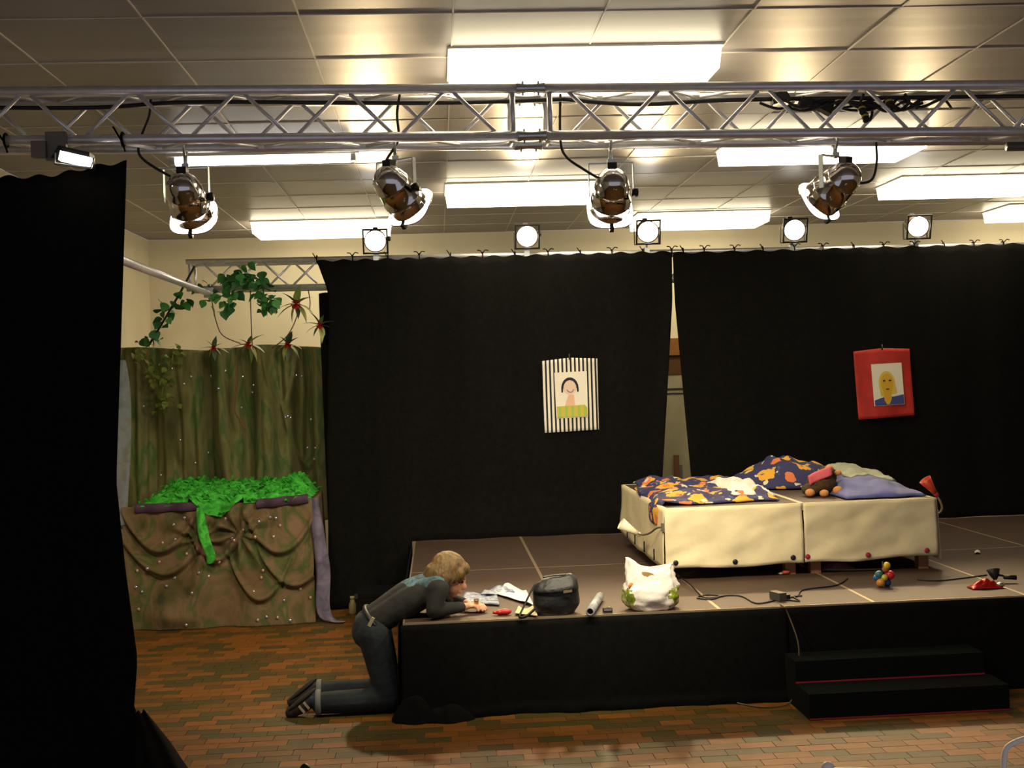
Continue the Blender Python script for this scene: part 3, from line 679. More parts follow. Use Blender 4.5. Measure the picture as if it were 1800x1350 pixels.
REDC = mat('red_cloth', 'b62a1e', .65, var=.15, vscale=7, bump=.25, bscale=16)
P2 = [PY(1500, 618, 11.28), PY(1599, 613, 11.28), PY(1510, 738, 11.28), PY(1608, 730, 11.28)]
picture('picture', 'red cloth picture with a yellow drawn face on the right curtain', *P2, REDC, ((.28, .20), (.82, .20), (.82, .82), (.28, .82)),
        [('hair', oval(.47, .48, .27, .30), mat('drawn_blond', 'd8c24e', .8)), ('hair', [(.60, .45), (.74, .5), (.78, .72), (.55, .74)], mat('drawn_blond', 'd8c24e')), ('hair', [(.20, .5), (.32, .5), (.36, .80), (.24, .76)], mat('drawn_blond', 'd8c24e')),
         ('jumper', [(.02, .86), (.30, .80), (.65, .80), (.98, .76), (.98, .99), (.02, .99)], mat('drawn_blue', '3d4a86', .8)),
         ('neck', [(.32, .62), (.58, .62), (.58, .85), (.50, .97), (.42, .98), (.34, .88)], mat('drawn_yellow', 'd9a92f', .8)), ('face', oval(.46, .47, .20, .23), mat('drawn_yellow', 'd9a92f')),
         ('eye', oval(.37, .41, .045, .02), INK), ('eye', oval(.56, .41, .045, .02), INK), ('mouth', oval(.46, .61, .06, .018), mat('drawn_lips', '6a3a22', .8))], .02)

# ------------------------------------------------------------------ jungle corner
BACKM = painted_mat('painted_olive_cloth', [(.28, '3c4019'), (.42, '615f32'), (.52, '747045'), (.60, '47622a'), (.70, '807a50')], 4.0, .9, (1, 1, .35))
ROCKM = painted_mat('painted_rock_cloth', [(.30, '3f3f1c'), (.40, '5e5430'), (.49, '7a6044'), (.57, '4c5a2a'), (.66, '84684c')], 3.6, .9, (1, 1, .7))
m = MB()
def bdf(u, v):
    x = lerp(-3.3, -1.0, u); z = lerp(2.50 - .03 * u + .02 * math.sin(u * 11), .75, v)
    y = 11.93 + (.10 * (math.sin(x * 13 + 1.2 * math.sin(z * 1.1) + 2 * nz(x * 2, z * .7)) * (.6 + .5 * v)) + .30 * nz(x * 5.5, z * .5, 3) + .12 * nz(x * 13, z * .7, 6)) * .85
    for cx, zb_, wd in ((-1.32, 1.3, .26), (-1.55, 1.9, .2)):
        k = (x - cx) / wd
        if abs(k) < 1.3: y -= .05 * math.exp(-((z - (zb_ + .8 * k * k)) / .05) ** 2)
    return V((x, y, z))
m.grid(bdf, 150, 60)
bd = tag(obj('backdrop_cloth', m, BACKM, None, False, .004), 'olive green painted cloth backdrop hanging in folds behind the green net', 'backdrop')
TT = 1.055
t = thing('scenery_table', 'table draped in brown and green painted rock cloth, heaped with green net', 'table', (-1.95, 11.0, 0))
obj('table_top', MB().bb((-2.75, 10.62, TT - .05), (-1.17, 11.55, TT)), WOOD, t, True)
for x in (-2.68, -1.25):
    for y in (10.75, 11.48): obj('leg', MB().box((x, y, TT / 2 - .03), (.06, .06, TT - .06)), WOOD, t, True)
m = MB()
SW = [(-2.45, .86, .30, .16), (-2.42, .66, .34, .16), (-1.98, .72, .22, .12), (-1.42, .80, .28, .15), (-1.30, .55, .30, .2), (-1.6, .45, .26, .2)]
def rkf(u, v):
    x = lerp(-2.78, -1.14, u); z = lerp(TT + .02, .004, v)
    y = 10.585 - .06 * v + .03 * math.sin(x * 9 + 2 * nz(x * 2, z * 2)) * min(1, v * 3) + .04 * nz(x * 5, z * 2.4, 8) * min(1, v * 3)
    for cx, cz, wd, dp in SW:
        k = (x - cx) / wd
        if abs(k) < 1.15: y -= .075 * math.exp(-((z - (cz - dp + (dp + .12) * k * k)) / .034) ** 2) * (1.15 - abs(k)) ** .3 - .03 * math.exp(-((z - (cz - dp - .06 + (dp + .12) * k * k)) / .03) ** 2)
    for nx, nz_ in ((-2.12, .78), (-1.78, .80)):   # gathered knots with radiating folds
        d = math.hypot(x - nx, z - nz_)
        if d < .45: y += .05 * math.sin(math.atan2(z - nz_, x - nx) * 9) * (1 - d / .45) * min(1, d * 9)
    y -= .10 * math.exp(-(((x + 2.35) / .17) ** 2 + ((z - .13) / .10) ** 2))   # stuffed boulder at the foot
    return V((x, y, z))
m.grid(rkf, 120, 80)
rc = obj('rock_cloth', m, ROCKM, t, True, .004)
m = MB(); m.grid(lambda u, v: V((-1.14 + .03 * v + .02 * math.sin(u * 9) * v, lerp(10.59, 11.55, u), lerp(TT + .02, .004, v))), 24, 20); obj('rock_cloth_side', m, ROCKM, t, True, .004)
PURP = mat('purple_cloth', '4a3348', .85, var=.2)
for xa, xb in ((-2.66, -2.12), (-1.62, -1.17)):
    m = MB(); m.grid(lambda u, v: V((lerp(xa, xb, u), 10.555 + .02 * math.sin(u * 14) - .02 * math.sin(v * PI), TT + .045 - .075 * v + .03 * u * (xa > -2))), 24, 8); obj('purple_hem', m, PURP, t, True, .01)
sq = MB(); sm_ = MB(); bq = MB()
for i in range(40):
    u, v = random.random(), random.uniform(.1, .97); p = rkf(u, v); (sq if i % 2 else sm_).ell(p + V((0, -.012, 0)), (.015, .008, .016), None, 7, 5)
for i in range(34):
    u, v = random.random(), random.uniform(.08, .78); p = bdf(u, v); bq.ell(p + V((0, -.012, 0)), (.015, .008, .016), None, 7, 5)
o_ = obj('sequins', sq, mat('silver_sequin', 'c9cbd6', .15, .8), t, True); stuff(o_)
o_ = obj('sequins', sm_, mat('rosy_sequin', 'd2b49a', .2, .6), t, True); stuff(o_)
o_ = obj('sequins', bq, mat('silver_sequin', 'c9cbd6'), bd); stuff(o_)
# green net: crumpled shell plus tufts
m = MB()
def gnet(u, v):
    x = lerp(-2.66, -1.18, u) + .03 * nz(v * 7, u * 3); y = lerp(10.55, 11.60, v) + .04 * nz(u * 15, 2)
    e = min(1, min(u, 1 - u) * 12, v * 14 + .1)
    n = nz(x * 9, y * 9) * .5 + nz(x * 19, y * 19, 4) * .35 + nz(x * 37, y * 37, 2) * .22
    if .30 < u < .62 and v < .16:                  # front edge slips over the table
        k = (.16 - v) / .16 * math.sin((u - .30) / .32 * PI); return V((x, 10.60 - .06 * min(1, k * 3) - .02 * n, TT + .09 - .17 * k + .05 * n))
    return V((x, y, TT + .015 + e * (.05 + .075 * v + .055 * n + (.05 * math.exp(-((x + 1.38) / .12) ** 2) + .045 * math.exp(-((x + 2.4) / .1) ** 2)) * v)))
m.grid(gnet, 110, 70)
GN = painted_mat('green_net', [(.30, '227a1e'), (.45, '36a82c'), (.58, '4cc63c'), (.70, '339a2c')], 16, .8)
gn = tag(obj('green_net', m, GN), 'bright green crumpled net heaped on the draped scenery table', 'net'); stuff(gn)
m = MB()
for i in range(240):
    u, v = random.random(), random.random(); p = gnet(u, v); d = V((random.uniform(-1, 1), random.uniform(-1, .3), random.uniform(.1, 1))).normalized()
    s_ = d.cross(V((0, 0, 1))).normalized() * random.uniform(.012, .03); L_ = random.uniform(.04, .09); q = p + d * L_ + V((0, 0, -.015))
    m.add([p - s_, p + s_, p + d * L_ * .6 + s_ * .8 + V((0, 0, .01)), q, p + d * L_ * .6 - s_ * .8 + V((0, 0, .01))], [(0, 1, 2, 3, 4)], False)
o_ = obj('net_tufts', m, GN, gn); stuff(o_)
def drape(mb, pts, wid, n=18):
    P = smooth_curve(pts, n // 3); side = V((1, .2, 0)).normalized()
    mb.grid(lambda u, v: (lambda p: p + side * (u - .5) * wid * (1 - .4 * abs(2 * v - 1) ** 3) + V((0, -.02 * math.sin(u * PI) + .015 * math.sin(v * 9 + u * 5), 0)))(P[min(len(P) - 1, int(v * (len(P) - 1)))]), 6, len(P) - 1)
m = MB(); drape(m, [(-2.10, 10.52, TT + .0), (-2.08, 10.46, .92), (-2.05, 10.43, .80), (-2.0, 10.41, .66), (-2.01, 10.42, .58)], .085)
tag(obj('green_streamer', m, GN, None, False, .006), 'bright green strip of net hanging down the front of the scenery table', 'net')
LILAC = painted_mat('lilac_net', [(.3, '4f4a5c'), (.5, '6d6478'), (.7, '7f7487')], 9, .85)
m = MB(); drape(m, [(-1.13, 10.60, TT + .04), (-1.10, 10.58, .80), (-1.06, 10.56, .45), (-1.07, 10.55, .15), (-1.02, 10.52, .03), (-.90, 10.50, .012)], .12, 24)
tag(obj('lilac_net', m, LILAC, None, False, .006), 'greyish lilac net strip hanging at the right end of the scenery table', 'net')
m = MB(); drape(m, [(-2.80, 10.75, 2.36), (-2.79, 10.7, 2.0), (-2.80, 10.66, 1.5), (-2.82, 10.62, 1.1), (-2.80, 10.56, .92)], .17, 24)
tag(obj('grey_net', m, painted_mat('blue_grey_net', [(.3, '6a6f70'), (.5, '7c8285'), (.7, '6d6a58')], 7, .85), None, False, .006), 'blue grey net strip hanging beside the front curtain, left of the backdrop', 'net')
# leaf foliage draped over the left of the backdrop
LEAFM = [mat('leaf_dark', '2e6a33', .6, var=.2), mat('leaf_mid', '4c9444', .6, var=.2), mat('leaf_olive', '6b7a2c', .65, var=.2)]
def leaf_mesh(L, Wd, mt, bend=.25, name='leaf'):
    m = MB(); n = 5
    def fn(u, v):
        t_ = v; w_ = Wd * math.sin(min(1, t_ * 1.02 + .04) * PI) ** .8 * (1.25 - .5 * t_)
        return V(((u - .5) * w_, t_ * L, -bend * L * t_ * t_ - .25 * abs(u - .5) * w_ * -1))
    m.grid(fn, 2, n); return m.mesh(name, mt)
IVY = [leaf_mesh(.085, .085, LEAFM[k]) for k in range(3)]
def scatter(root, path, n, spread, meshes, base):
    P = smooth_curve(path, 8)
    for i in range(n):
        p = P[int(i / n * len(P))] + V((random.gauss(0, spread), random.gauss(0, spread), random.gauss(0, spread))) - V(base)
        o = link('leaf', random.choice(meshes), root, p, (random.uniform(-1.4, .6), random.uniform(-.7, .7), random.uniform(-PI, PI)))
        s_ = random.uniform(.7, 1.35); o.scale = (s_, s_, s_)
pa = [PY(342, 468, 11.38), PY(318, 512, 11.4), PY(290, 560, 11.45), PY(262, 606, 11.55)]
t = thing('ivy_pole', 'thin dark pole with green ivy leaves leaning from the back truss end', 'garland', pa[-1])
obj('pole', MB().tube(pa, .011, 8), mat('dark_pole', '1e241c', .6), t, True)
scatter(t, pa[1:], 30, .05, IVY[:2], pa[-1])
pb = [PY(335, 500, 11.36), PY(362, 508, 11.35), PY(372, 525, 11.35), PY(360, 540, 11.35)]
scatter(t, pb, 10, .04, IVY[:2], pa[-1])
pg = [PY(402, 545, 11.36), PY(403, 515, 11.36), PY(412, 490, 11.36), PY(438, 482, 11.34), PY(460, 500, 11.34), PY(466, 535, 11.34), PY(478, 530, 11.34)]
t = thing('leaf_garland', 'bushy green leaf garland wrapped over the back truss above the backdrop', 'garland', pg[3])
obj('stem', MB().tube(smooth_curve(pg), .008, 6), LEAFM[0], t, True)
scatter(t, pg, 120, .042, IVY[:2], pg[3])
for lab, path, n in (('olive leafy garland hanging on the left part of the backdrop', [PY(305, 612, 11.72), PY(300, 650, 11.72), PY(285, 690, 11.72), PY(292, 712, 11.72)], 60), ('olive leafy sprig at the top left corner of the backdrop', [PY(238, 615, 11.72), PY(252, 630, 11.72), PY(266, 650, 11.72), PY(272, 670, 11.72)], 34)):
    t = thing('leaf_garland', lab, 'garland', path[0]); obj('stem', MB().tube(smooth_curve(path), .006, 6), LEAFM[2], t, True)
    scatter(t, path, n, .04, [leaf_mesh(.055, .05, LEAFM[2])], path[0])
# bromeliads
STRAP = [leaf_mesh(.22, .075, mat('strap_green', '74883f', .5, var=.25), .35), leaf_mesh(.19, .065, mat('strap_dark', '44573a', .5, var=.2), .25), leaf_mesh(.20, .07, mat('strap_pale', 'a8ab62', .5, var=.2), .4)]
BRACT = leaf_mesh(.06, .05, mat('red_bract', 'b02a1c', .5, var=.2), .2, 'bract')
for px, py, Yb, sc, lab in ((521, 535, 11.34, 1.15, 'red centred bromeliad hanging from the back truss beside the curtain edge'), (562, 572, 11.22, .8, 'small red and yellow bromeliad touching the black curtain edge'),
                            (506, 606, 11.76, .85, 'bright red bromeliad on the backdrop top edge, rightmost there'), (437, 606, 11.76, .85, 'pale leaved bromeliad in the middle of the backdrop top edge'), (376, 612, 11.76, .72, 'dark leaved bromeliad on the backdrop top edge, leftmost there')):
    p = PY(px, py, Yb); t = thing('bromeliad', lab, 'flower', p, None, 'bromeliads of the jungle set')
    n = 9
    for i in range(n):
        a = i * 2 * PI / n + random.uniform(-.2, .2); o = link('leaf', random.choice(STRAP), t, (0, 0, 0), None)
        d = V((math.cos(a), random.uniform(-.5, -.1), math.sin(a) * (1.0 if math.sin(a) > 0 else .8))).normalized()
        o.rotation_euler = d.to_track_quat('Y', 'Z').to_euler(); s_ = sc * random.uniform(.65, 1.1); o.scale = (s_ * 1.1, s_, s_)
    for i in range(8):
        a = i * 2 * PI / 8; d = V((math.cos(a), -.9, math.sin(a))).normalized(); o = link('bract', BRACT, t, (0, -.01, 0)); o.rotation_euler = d.to_track_quat('Y', 'Z').to_euler(); o.scale = (sc, sc, sc)
VINE = mat('brown_vine', '5a4030', .7)
for pts, lab in ((((371, 522), (380, 565), (392, 590), (423, 604)), 'thin brown vine from the pipe end to the pale bromeliad'), (((440, 508), (441, 550), (443, 600), (445, 615)), 'thin brown vine hanging straight down from the leaf garland'),
                 (((528, 512), (522, 555), (505, 590), (478, 612)), 'thin dark vine curving below the hanging bromeliad'), (((542, 510), (545, 530), (544, 545)), 'short thin vine beside the curtain edge')):
    cable('hanging_vine', lab, [PY(a, b, 11.45) for a, b in pts], .005, VINE)['category'] = 'vine'
o_ = cable('hanging_vine', 'orange brown vine hanging down the middle of the backdrop', [PY(a, b, 11.76) for a, b in ((414, 625), (416, 670), (411, 715), (420, 735), (432, 755))], .007, mat('orange_vine', '7a4d24', .7)); o_['category'] = 'vine'

# ------------------------------------------------------------------ things on the stage
def on(px, py, dz=0.0): return PZ(px, py, DZ) + V((0, 0, dz))
# papers and comics
def sheet(name, label, pts, mt, th=.006, curl=.02, seed=0, cat='paper'):
    a, b, c, d = [on(*p) for p in pts]
    m = MB(); m.grid(lambda u, v: (a * (1 - u) + b * u) * (1 - v) + (d * (1 - u) + c * u) * v + V((0, 0, .008 + curl * (.5 + .5 * nz(u * 3 + seed, v * 3, seed)) + .012 * math.sin(u * 5 + seed) * v)), 14, 10)
    return tag(obj(name, m, mt, None, False, th), label, cat)
COMIC = painted_mat('blue_white_print', [(.32, '3d4763'), (.44, '6d7790'), (.53, 'aab0ba'), (.6, '596684'), (.7, 'c2c4c2')], 14, .5)
sheet('magazine', 'blue printed magazine lying in front of the kneeling person', ((812, 1062), (878, 1066), (874, 1050), (818, 1047)), COMIC, .012, .012, 1, 'magazine')
sheet('magazine', 'blue and white magazine behind the blue one, near the middle deck seam', ((845, 1050), (905, 1046), (892, 1035), (852, 1040)), COMIC, .010, .02, 4, 'magazine')
sheet('paper_sheet', 'white loose papers beside the black bag', ((872, 1047), (938, 1068), (925, 1040), (888, 1032)), mat('white_paper', 'dcdad2', .7), .004, .02, 7)
sheet('paper_sheet', 'pale paper under the strap of the black bag', ((905, 1082), (945, 1086), (940, 1072), (912, 1070)), mat('cream_paper', 'c8b98e', .7), .004, .012, 9)
p = on(887, 1081); t = thing('red_marker', 'small red plastic object lying in front of the black bag', 'toy', p)
obj('body', MB().ell((0, 0, .02), (.045, .022, .02)).ell((-.03, .0, .018), (.025, .02, .017)), mat('red_plastic', 'b3201c', .35), t)
obj('nozzle', MB().lathe([(0, .012), (.025, .007)], Matrix.Rotation(PI / 2, 3, 'Z'), (-.05, 0, .018), 10), mat('red_plastic', 'b3201c'), t)
# black leather bag
p = on(978, 1083); t = thing('leather_bag', 'black leather bag with a strap on the stage front edge', 'bag', p)
LEATH = mat('black_leather', '131412', .5, var=.3, vscale=14, bump=.35, bscale=22)
m = MB()
def bagf(u, v):
    a = u * 2 * PI; z = lerp(0.0, .225, v)
    rx = .145 * interp([(0, .86), (.25, 1.02), (.6, 1.0), (.85, .86), (1, .62)], v); ry = .10 * interp([(0, .9), (.3, 1.05), (.7, .9), (1, .35)], v)
    c, s_ = math.cos(a), math.sin(a); pw = .75
    x = rx * math.copysign(abs(c) ** pw, c); y = ry * math.copysign(abs(s_) ** pw, s_) + .10
    k = 1 + .09 * nz(x * 12, y * 12, z * 10)
    return V((x * k + .02 * v, (y - .1) * k + .1, max(0, z + .02 * nz(x * 9, 3, z * 4) * v + .025 * (c * .5 + .3) * v)))
m.grid(bagf, 40, 18); n0 = len(m.v); m.add([bagf(k / 40, 1) for k in range(40)], [tuple(range(40))]); obj('body', m, LEATH, t)
obj('flap', MB().grid(lambda u, v: bagf(.5 + .5 * lerp(.06, .94, u), 1 - .40 * v) + V((0, -.012, .006)), 20, 8), LEATH, t, False, .008)
obj('zip', MB().tube(smooth_curve([(-.07, .09, .232), (0, .09, .242), (.08, .09, .245)], 5), .007, 6), mat('bag_zip', '55524a', .4, .5), t)
obj('tag', MB().box((.075, -.018, .155), (.055, .006, .014), Matrix.Rotation(-.1, 3, 'Y')), mat('tan_tag', '7a6648', .6), t)
obj('strap', MB().tube(smooth_curve([(-.12, .06, .20), (-.16, .04, .14), (-.21, .0, .055), (-.235, -.03, .012), (-.19, -.03, .015), (-.13, .02, .05)], 6), .010, 6, flat=.5), LEATH, t)
# rolled magazine
a_, b_ = on(1040, 1087), on(1053, 1053); m = MB()
a2 = V((a_.x, a_.y + .07, DZ + .028)); b2 = V((b_.x, b_.y - .05, DZ + .028))
R = V((0, 1, 0)).rotation_difference((b2 - a2).normalized()).to_matrix(); L_ = (b2 - a2).length
m.lathe([(0, .020), (0, .028), (L_, .028), (L_, .020), (L_ * .05, .018), (0, .020)], R, a2, 18, False)
t = tag(obj('paper_roll', m, painted_mat('roll_print', [(.35, '70747f'), (.5, 'a5a8a8'), (.65, '84858c')], 20, .4)), 'rolled up greyish magazine near the stage front edge', 'roll')
p = on(1068, 1076); t = thing('small_camera', 'tiny silver gadget beside the rolled magazine', 'gadget', p)
obj('body', MB().box((0, 0, .014), (.06, .035, .026)), mat('dark_gadget', '3c3a34', .3, .6), t); obj('trim', MB().box((0, -.018, .018), (.05, .004, .012)), mat('silver_trim', 'c9c7bd', .25, .8), t); obj('button', MB().box((.012, 0, .03), (.012, .012, .006)), STEEL, t)
# white carrier bag
p = on(1150, 1075); t = thing('carrier_bag', 'white plastic carrier bag with green print on the stage front edge', 'bag', p)
CB = mat('white_plastic_film', 'e8e2d6', .3, bump=.4, bscale=14); CBG = painted_mat('green_yellow_print', [(.35, '5e7420'), (.48, '8d9a2c'), (.56, 'c9c890'), (.66, '6d7f2a')], 18, .35)
m = MB()
def cbf(u, v):
    a = u * 2 * PI; c, s_ = math.cos(a), math.sin(a)
    rx = .178 * interp([(0, .72), (.15, .98), (.45, 1.0), (.7, .88), (1, .86)], v); ry = .11 * interp([(0, .8), (.3, 1.05), (.7, .6), (1, .22)], v)
    z = .275 * v; top = max(0, v - .6) / .4
    z += top * interp([(-1, .06), (-.75, .055), (-.35, .005), (0, -.012), (.6, .0), (1, .012)], c)
    k = 1 + .12 * nz(c * 2.2, s_ * 2.2, v * 5) + .10 * nz(c * 5, s_ * 5, v * 8) + .05 * nz(c * 11, s_ * 11, v * 15)
    return V((rx * math.copysign(abs(c) ** .8, c) * k, .10 + ry * math.copysign(abs(s_) ** .8, s_) * k, max(.002, z)))
nu, nv = 48, 26
m.grid(cbf, nu, nv)
m.m = []
for j in range(nv):
    for i in range(nu):
        a = (i + .5) / nu * 2 * PI; v = (j + .5) / nv; cc = abs(math.cos(a))
        m.m.append(1 if (cc > .58 + .2 * nz(a * 3, v * 8) and .06 < v < .52 + .1 * nz(a * 4, 2)) else 0)
obj('film', m, [CB, CBG], t, False, .003)
obj('handle_hole', MB().poly([(-.05 + .085 * math.cos(q), .048, .19 + .055 * math.sin(q)) for q in [PI * .1 + k * .11 for k in range(14)]] + [(-.035 + .07 * math.cos(q), .048, .18 + .032 * math.sin(q)) for q in [PI * .1 + k * .11 for k in range(13, -1, -1)]], .004, (0, 1, 0)), mat('tan_inside', 'b28a4e', .6), t)
obj('contents', MB().ell((0, .10, .12), (.12, .075, .11)), mat('cream_paper', 'c8b98e'), t)
obj('orange_print', MB().lathe([(0, .022), (.004, .022)], Matrix.Rotation(.5, 3, 'Z'), (-.135, .035, .16), 12), mat('orange_print', 'c8743a', .4), t)
# power strip and cables on the deck
p = on(1370, 1056); t = thing('power_adaptor', 'grey black power adaptor at the stage edge above the pale hanging cable', 'adaptor', p)
obj('body', MB().box((0, .03, .028), (.055, .11, .05), Matrix.Rotation(.35, 3, 'Z')), mat('grey_plastic', '4a463c', .5), t); obj('plug', MB().box((.055, .02, .02), (.04, .03, .03)), BLACKM, t)
for pts, lab in ((((1376, 1052), (1400, 1050), (1408, 1040), (1425, 1036), (1470, 1030), (1490, 1018)), 'thin black cable running from the adaptor under the bed'), (((1362, 1057), (1330, 1062), (1305, 1050), (1280, 1048), (1240, 1052), (1215, 1030), (1195, 1015)), 'thin black cable wandering behind the white carrier bag'),
                 (((1378, 1055), (1405, 1058), (1395, 1050), (1410, 1049)), 'short loop of black cable beside the adaptor'), (((1612, 1020), (1650, 1022), (1690, 1018), (1735, 1012)), 'black cable leading to the lamp at the right of the stage'),
                 (((1225, 1053), (1250, 1055), (1265, 1049), (1245, 1047), (1228, 1050)), 'flat loop of black cable near the carrier bag')):
    cable('floor_cable', lab, [on(a, b, .006) for a, b in pts], .005)
cable('floor_cable', 'pale cable lying on the deck under the right bed', [on(a, b, .006) for a, b in ((1450, 1003), (1500, 1003), (1560, 1001))], .005, mat('pale_cable', '9c8f66', .6))
# colourful toy
p = on(1553, 1031); t = thing('bead_toy', 'colourful toy of round red, yellow, blue and green beads on the deck', 'toy', p)
for x, y, z, r, c in ((-.035, 0, .10, .034, '2a6a6e'), (-.03, -.02, .036, .036, 'd08a3a'), (.03, .0, .035, .036, '1f4a78'), (.055, -.01, .095, .038, 'c02a2a'), (.0, -.03, .078, .028, 'b9b23a'), (.02, .0, .145, .028, 'a0642a'), (.03, -.01, .175, .030, 'd8b62c'), (-.055, .01, .075, .026, '2f6aa0')):
    obj('bead', MB().ell((x * .82, y * .82, z * .82), (r * .82,) * 3, None, 14, 10), mat('bead_' + c, c, .35), t)
obj('rod', MB().tube([(0, 0, .02), (0, 0, .17)], .006, 6), BLACKM, t)
# red foil + black lamp
p = on(1733, 1034); t = thing('red_packet', 'crumpled red shiny packet on the deck at the right', 'packet', p)
m = MB(); m.grid(lambda u, v: V((lerp(-.11, .10, u), lerp(-.05, .05, v), .006 + .05 * math.sin(u * PI) * math.sin(v * PI) * (1 + .7 * nz(u * 6, v * 6)))), 18, 12); obj('foil', m, mat('red_foil', 'b51f1c', .25, .4), t, False, .004)
obj('silver_end', MB().ell((.10, .0, .02), (.03, .03, .018)), mat('silver_foil', 'a9a39a', .25, .8), t)
p = on(1752, 1025); t = thing('clip_lamp', 'small black clip lamp with a plug lying behind the red packet', 'lamp', p)
obj('shade', MB().lathe([(0, .012), (.03, .03), (.07, .045), (.07, .04), (.03, .02)], Matrix.Rotation(1.2, 3, 'X'), (0, .02, .02), 16, False), BLACKM, t); obj('arm', MB().tube(smooth_curve([(0, .02, .03), (.02, .02, .05), (.06, .01, .045)], 4), .008, 6), BLACKM, t); obj('plug', MB().tube([(.05, 0, .04), (.13, -.02, .035)], .016, 8), BLACKM, t)
o_ = tag(obj('paper_scrap', MB().grid(lambda u, v: on(1713 + 10 * u, 974 - 4 * v, .004 + .012 * math.sin(u * 3)), 4, 3), mat('white_paper', 'dcdad2'), None, False, .003), 'tiny white paper scrap on the deck right of the beds', 'paper')
p = on(1381, 1010); t = thing('orange_toy', 'small orange red toy under the edge of the left bed', 'toy', p); obj('body', MB().ell((0, 0, .02), (.035, .022, .018)), mat('orange_red', 'b8502c', .5), t); obj('tail', MB().ell((-.035, 0, .012), (.02, .012, .01)), mat('cream_bit', 'c9b58a', .6), t)
p = on(1470, 1000); t = thing('pink_bag', 'dull pink cloth lying on the deck beneath the right bed', 'cloth', p); obj('body', MB().grid(lambda u, v: V((lerp(-.13, .13, u), lerp(-.06, .1, v), .006 + .05 * math.sin(u * PI) * math.sin(v * PI) * (1 + .6 * nz(u * 5, v * 4)))), 16, 10), mat('dull_pink', '7a4450', .8), t, False, .006)

# ------------------------------------------------------------------ person kneeling at the stage corner
def fuse(name, mb, voxel, smooth=6):
    me = mb.mesh(name + '_t', []); o = link(name + '_t', me)
    r = o.modifiers.new('r', 'REMESH'); r.mode = 'VOXEL'; r.voxel_size = voxel
    s_ = o.modifiers.new('s', 'SMOOTH'); s_.iterations = smooth; s_.factor = .5
    dg = bpy.context.evaluated_depsgraph_get(); ev = o.evaluated_get(dg); out = bpy.data.meshes.new_from_object(ev)
    bpy.data.objects.remove(o); bpy.data.meshes.remove(me); out.name = name
    for p_ in out.polygons: p_.use_smooth = True
    return out
def cap(mb, pts, rs, n=12):
    """closed tapered limb with rounded ends"""
    pts = [V(p) for p in pts]; mb.tube(smooth_curve(pts, 4) if len(pts) > 2 else pts, [interp(list(zip([i / (len(rs) - 1) for i in range(len(rs))], rs)), k / ((len(pts) - 1) * 4 if len(pts) > 2 else 1)) for k in range((len(pts) - 1) * 4 + 1 if len(pts) > 2 else 2)], n)
    for p_, r_ in ((pts[0], rs[0]), (pts[-1], rs[-1])): mb.ell(p_, (r_, r_, r_), None, 12, 8)
YM = 7.72
HEAD = V((.032, YM, .825))
RH = Matrix.Rotation(.42, 3, 'Y')                 # head bowed forward (towards +X, down)
HS = 1.13
def hp(x, y, z): return HEAD + RH @ (V((x, y, z)) * HS)
SKIN = mat('skin', 'c08a68', .5, var=.05)
sk = MB()
# head: skull, jaw, nose, ears
sk.ell(hp(-.01, 0, .03), (0.1051, 0.0836, 0.0994), RH); sk.ell(hp(.03, 0, -.04), (0.0701, 0.0655, 0.0814), RH); sk.ell(hp(.045, 0, -.085), (0.0396, 0.0407, 0.0339), RH)
sk.ell(hp(.098, 0, -.028), (0.0226, 0.0147, 0.0249), RH); sk.ell(hp(.088, 0, -.005), (0.0136, 0.0113, 0.0339), RH)
sk.ell(hp(.080, 0, -.066), (0.0181, 0.0271, 0.0102), RH)
for s_ in (-1, 1): sk.ell(hp(-.005, s_ * .075, -.015), (0.0249, 0.0113, 0.0362), RH)
cap(sk, [(-.04, YM, .775), hp(-.03, 0, -.05)], [.045, .05])
# inner torso and limbs (under the clothes)
cap(sk, [(-.45, YM, .52), (-.30, YM, .64), (-.12, YM, .73)], [.07, .075, .07])
ARMS = ((V((-.04, YM - .165, .77)), V((-.075, YM - .20, .645)), V((.125, YM - .055, .632)), -1), (V((-.04, YM + .165, .77)), V((-.03, YM + .21, .645)), V((.135, YM + .06, .632)), 1))
def hand(mb, wrist, d, side):
    d = d.normalized(); up = V((0, 0, 1)); lat = d.cross(up).normalized()
    Rm = Matrix((d, -lat, up)).transposed()
    pc = wrist + d * .045
    mb.ell(pc, (.048, .040, .016), Rm); mb.ell(wrist, (.028, .026, .022), Rm)
    for i, (off, L) in enumerate(((-.028, .060), (-.010, .070), (.009, .066), (.027, .052))):
        b0 = pc + d * .035 + lat * off; b1 = b0 + d * L * .5 + up * .010 + lat * off * .25; b2 = b1 + d * L * .38 - up * .014; b3 = b2 + d * L * .18 - up * .014
        mb.tube([b0, b1, b2, b3], [.0105, .010, .0092, .0075], 8); mb.ell(b3, (.0076,) * 3, None, 8, 6)
    s0 = pc - d * .015 + lat * side * .034
    mb.tube([s0, s0 + d * .026 + lat * side * .022, s0 + d * .055 + lat * side * .018 - up * .006], [.013, .012, .009], 8); mb.ell(s0 + d * .055 + lat * side * .018 - up * .006, (.009,) * 3, None, 8, 6)
for sh, el, wr_, sd in ARMS:
    cap(sk, [sh, el], [.042, .034]); cap(sk, [el, wr_], [.034, .024]); hand(sk, wr_ + (wr_ - el).normalized() * .012, (wr_ - el) + V((0, -sd * .03, -.01)), -sd)
LEGS = ((V((-.455, YM - .095, .50)), V((-.365, YM - .12, .078)), V((-.80, YM - .13, .085)), -1), (V((-.455, YM + .095, .50)), V((-.385, YM + .12, .078)), V((-.82, YM + .13, .085)), 1))
for hipj, kn, an, sd in LEGS: cap(sk, [hipj, kn], [.06, .045]); cap(sk, [kn, an], [.042, .03])
person = link('person', fuse('person_body', sk, .0065, 3)); person.data.materials.append(SKIN)
WLOC[person.name] = V((0, 0, 0))
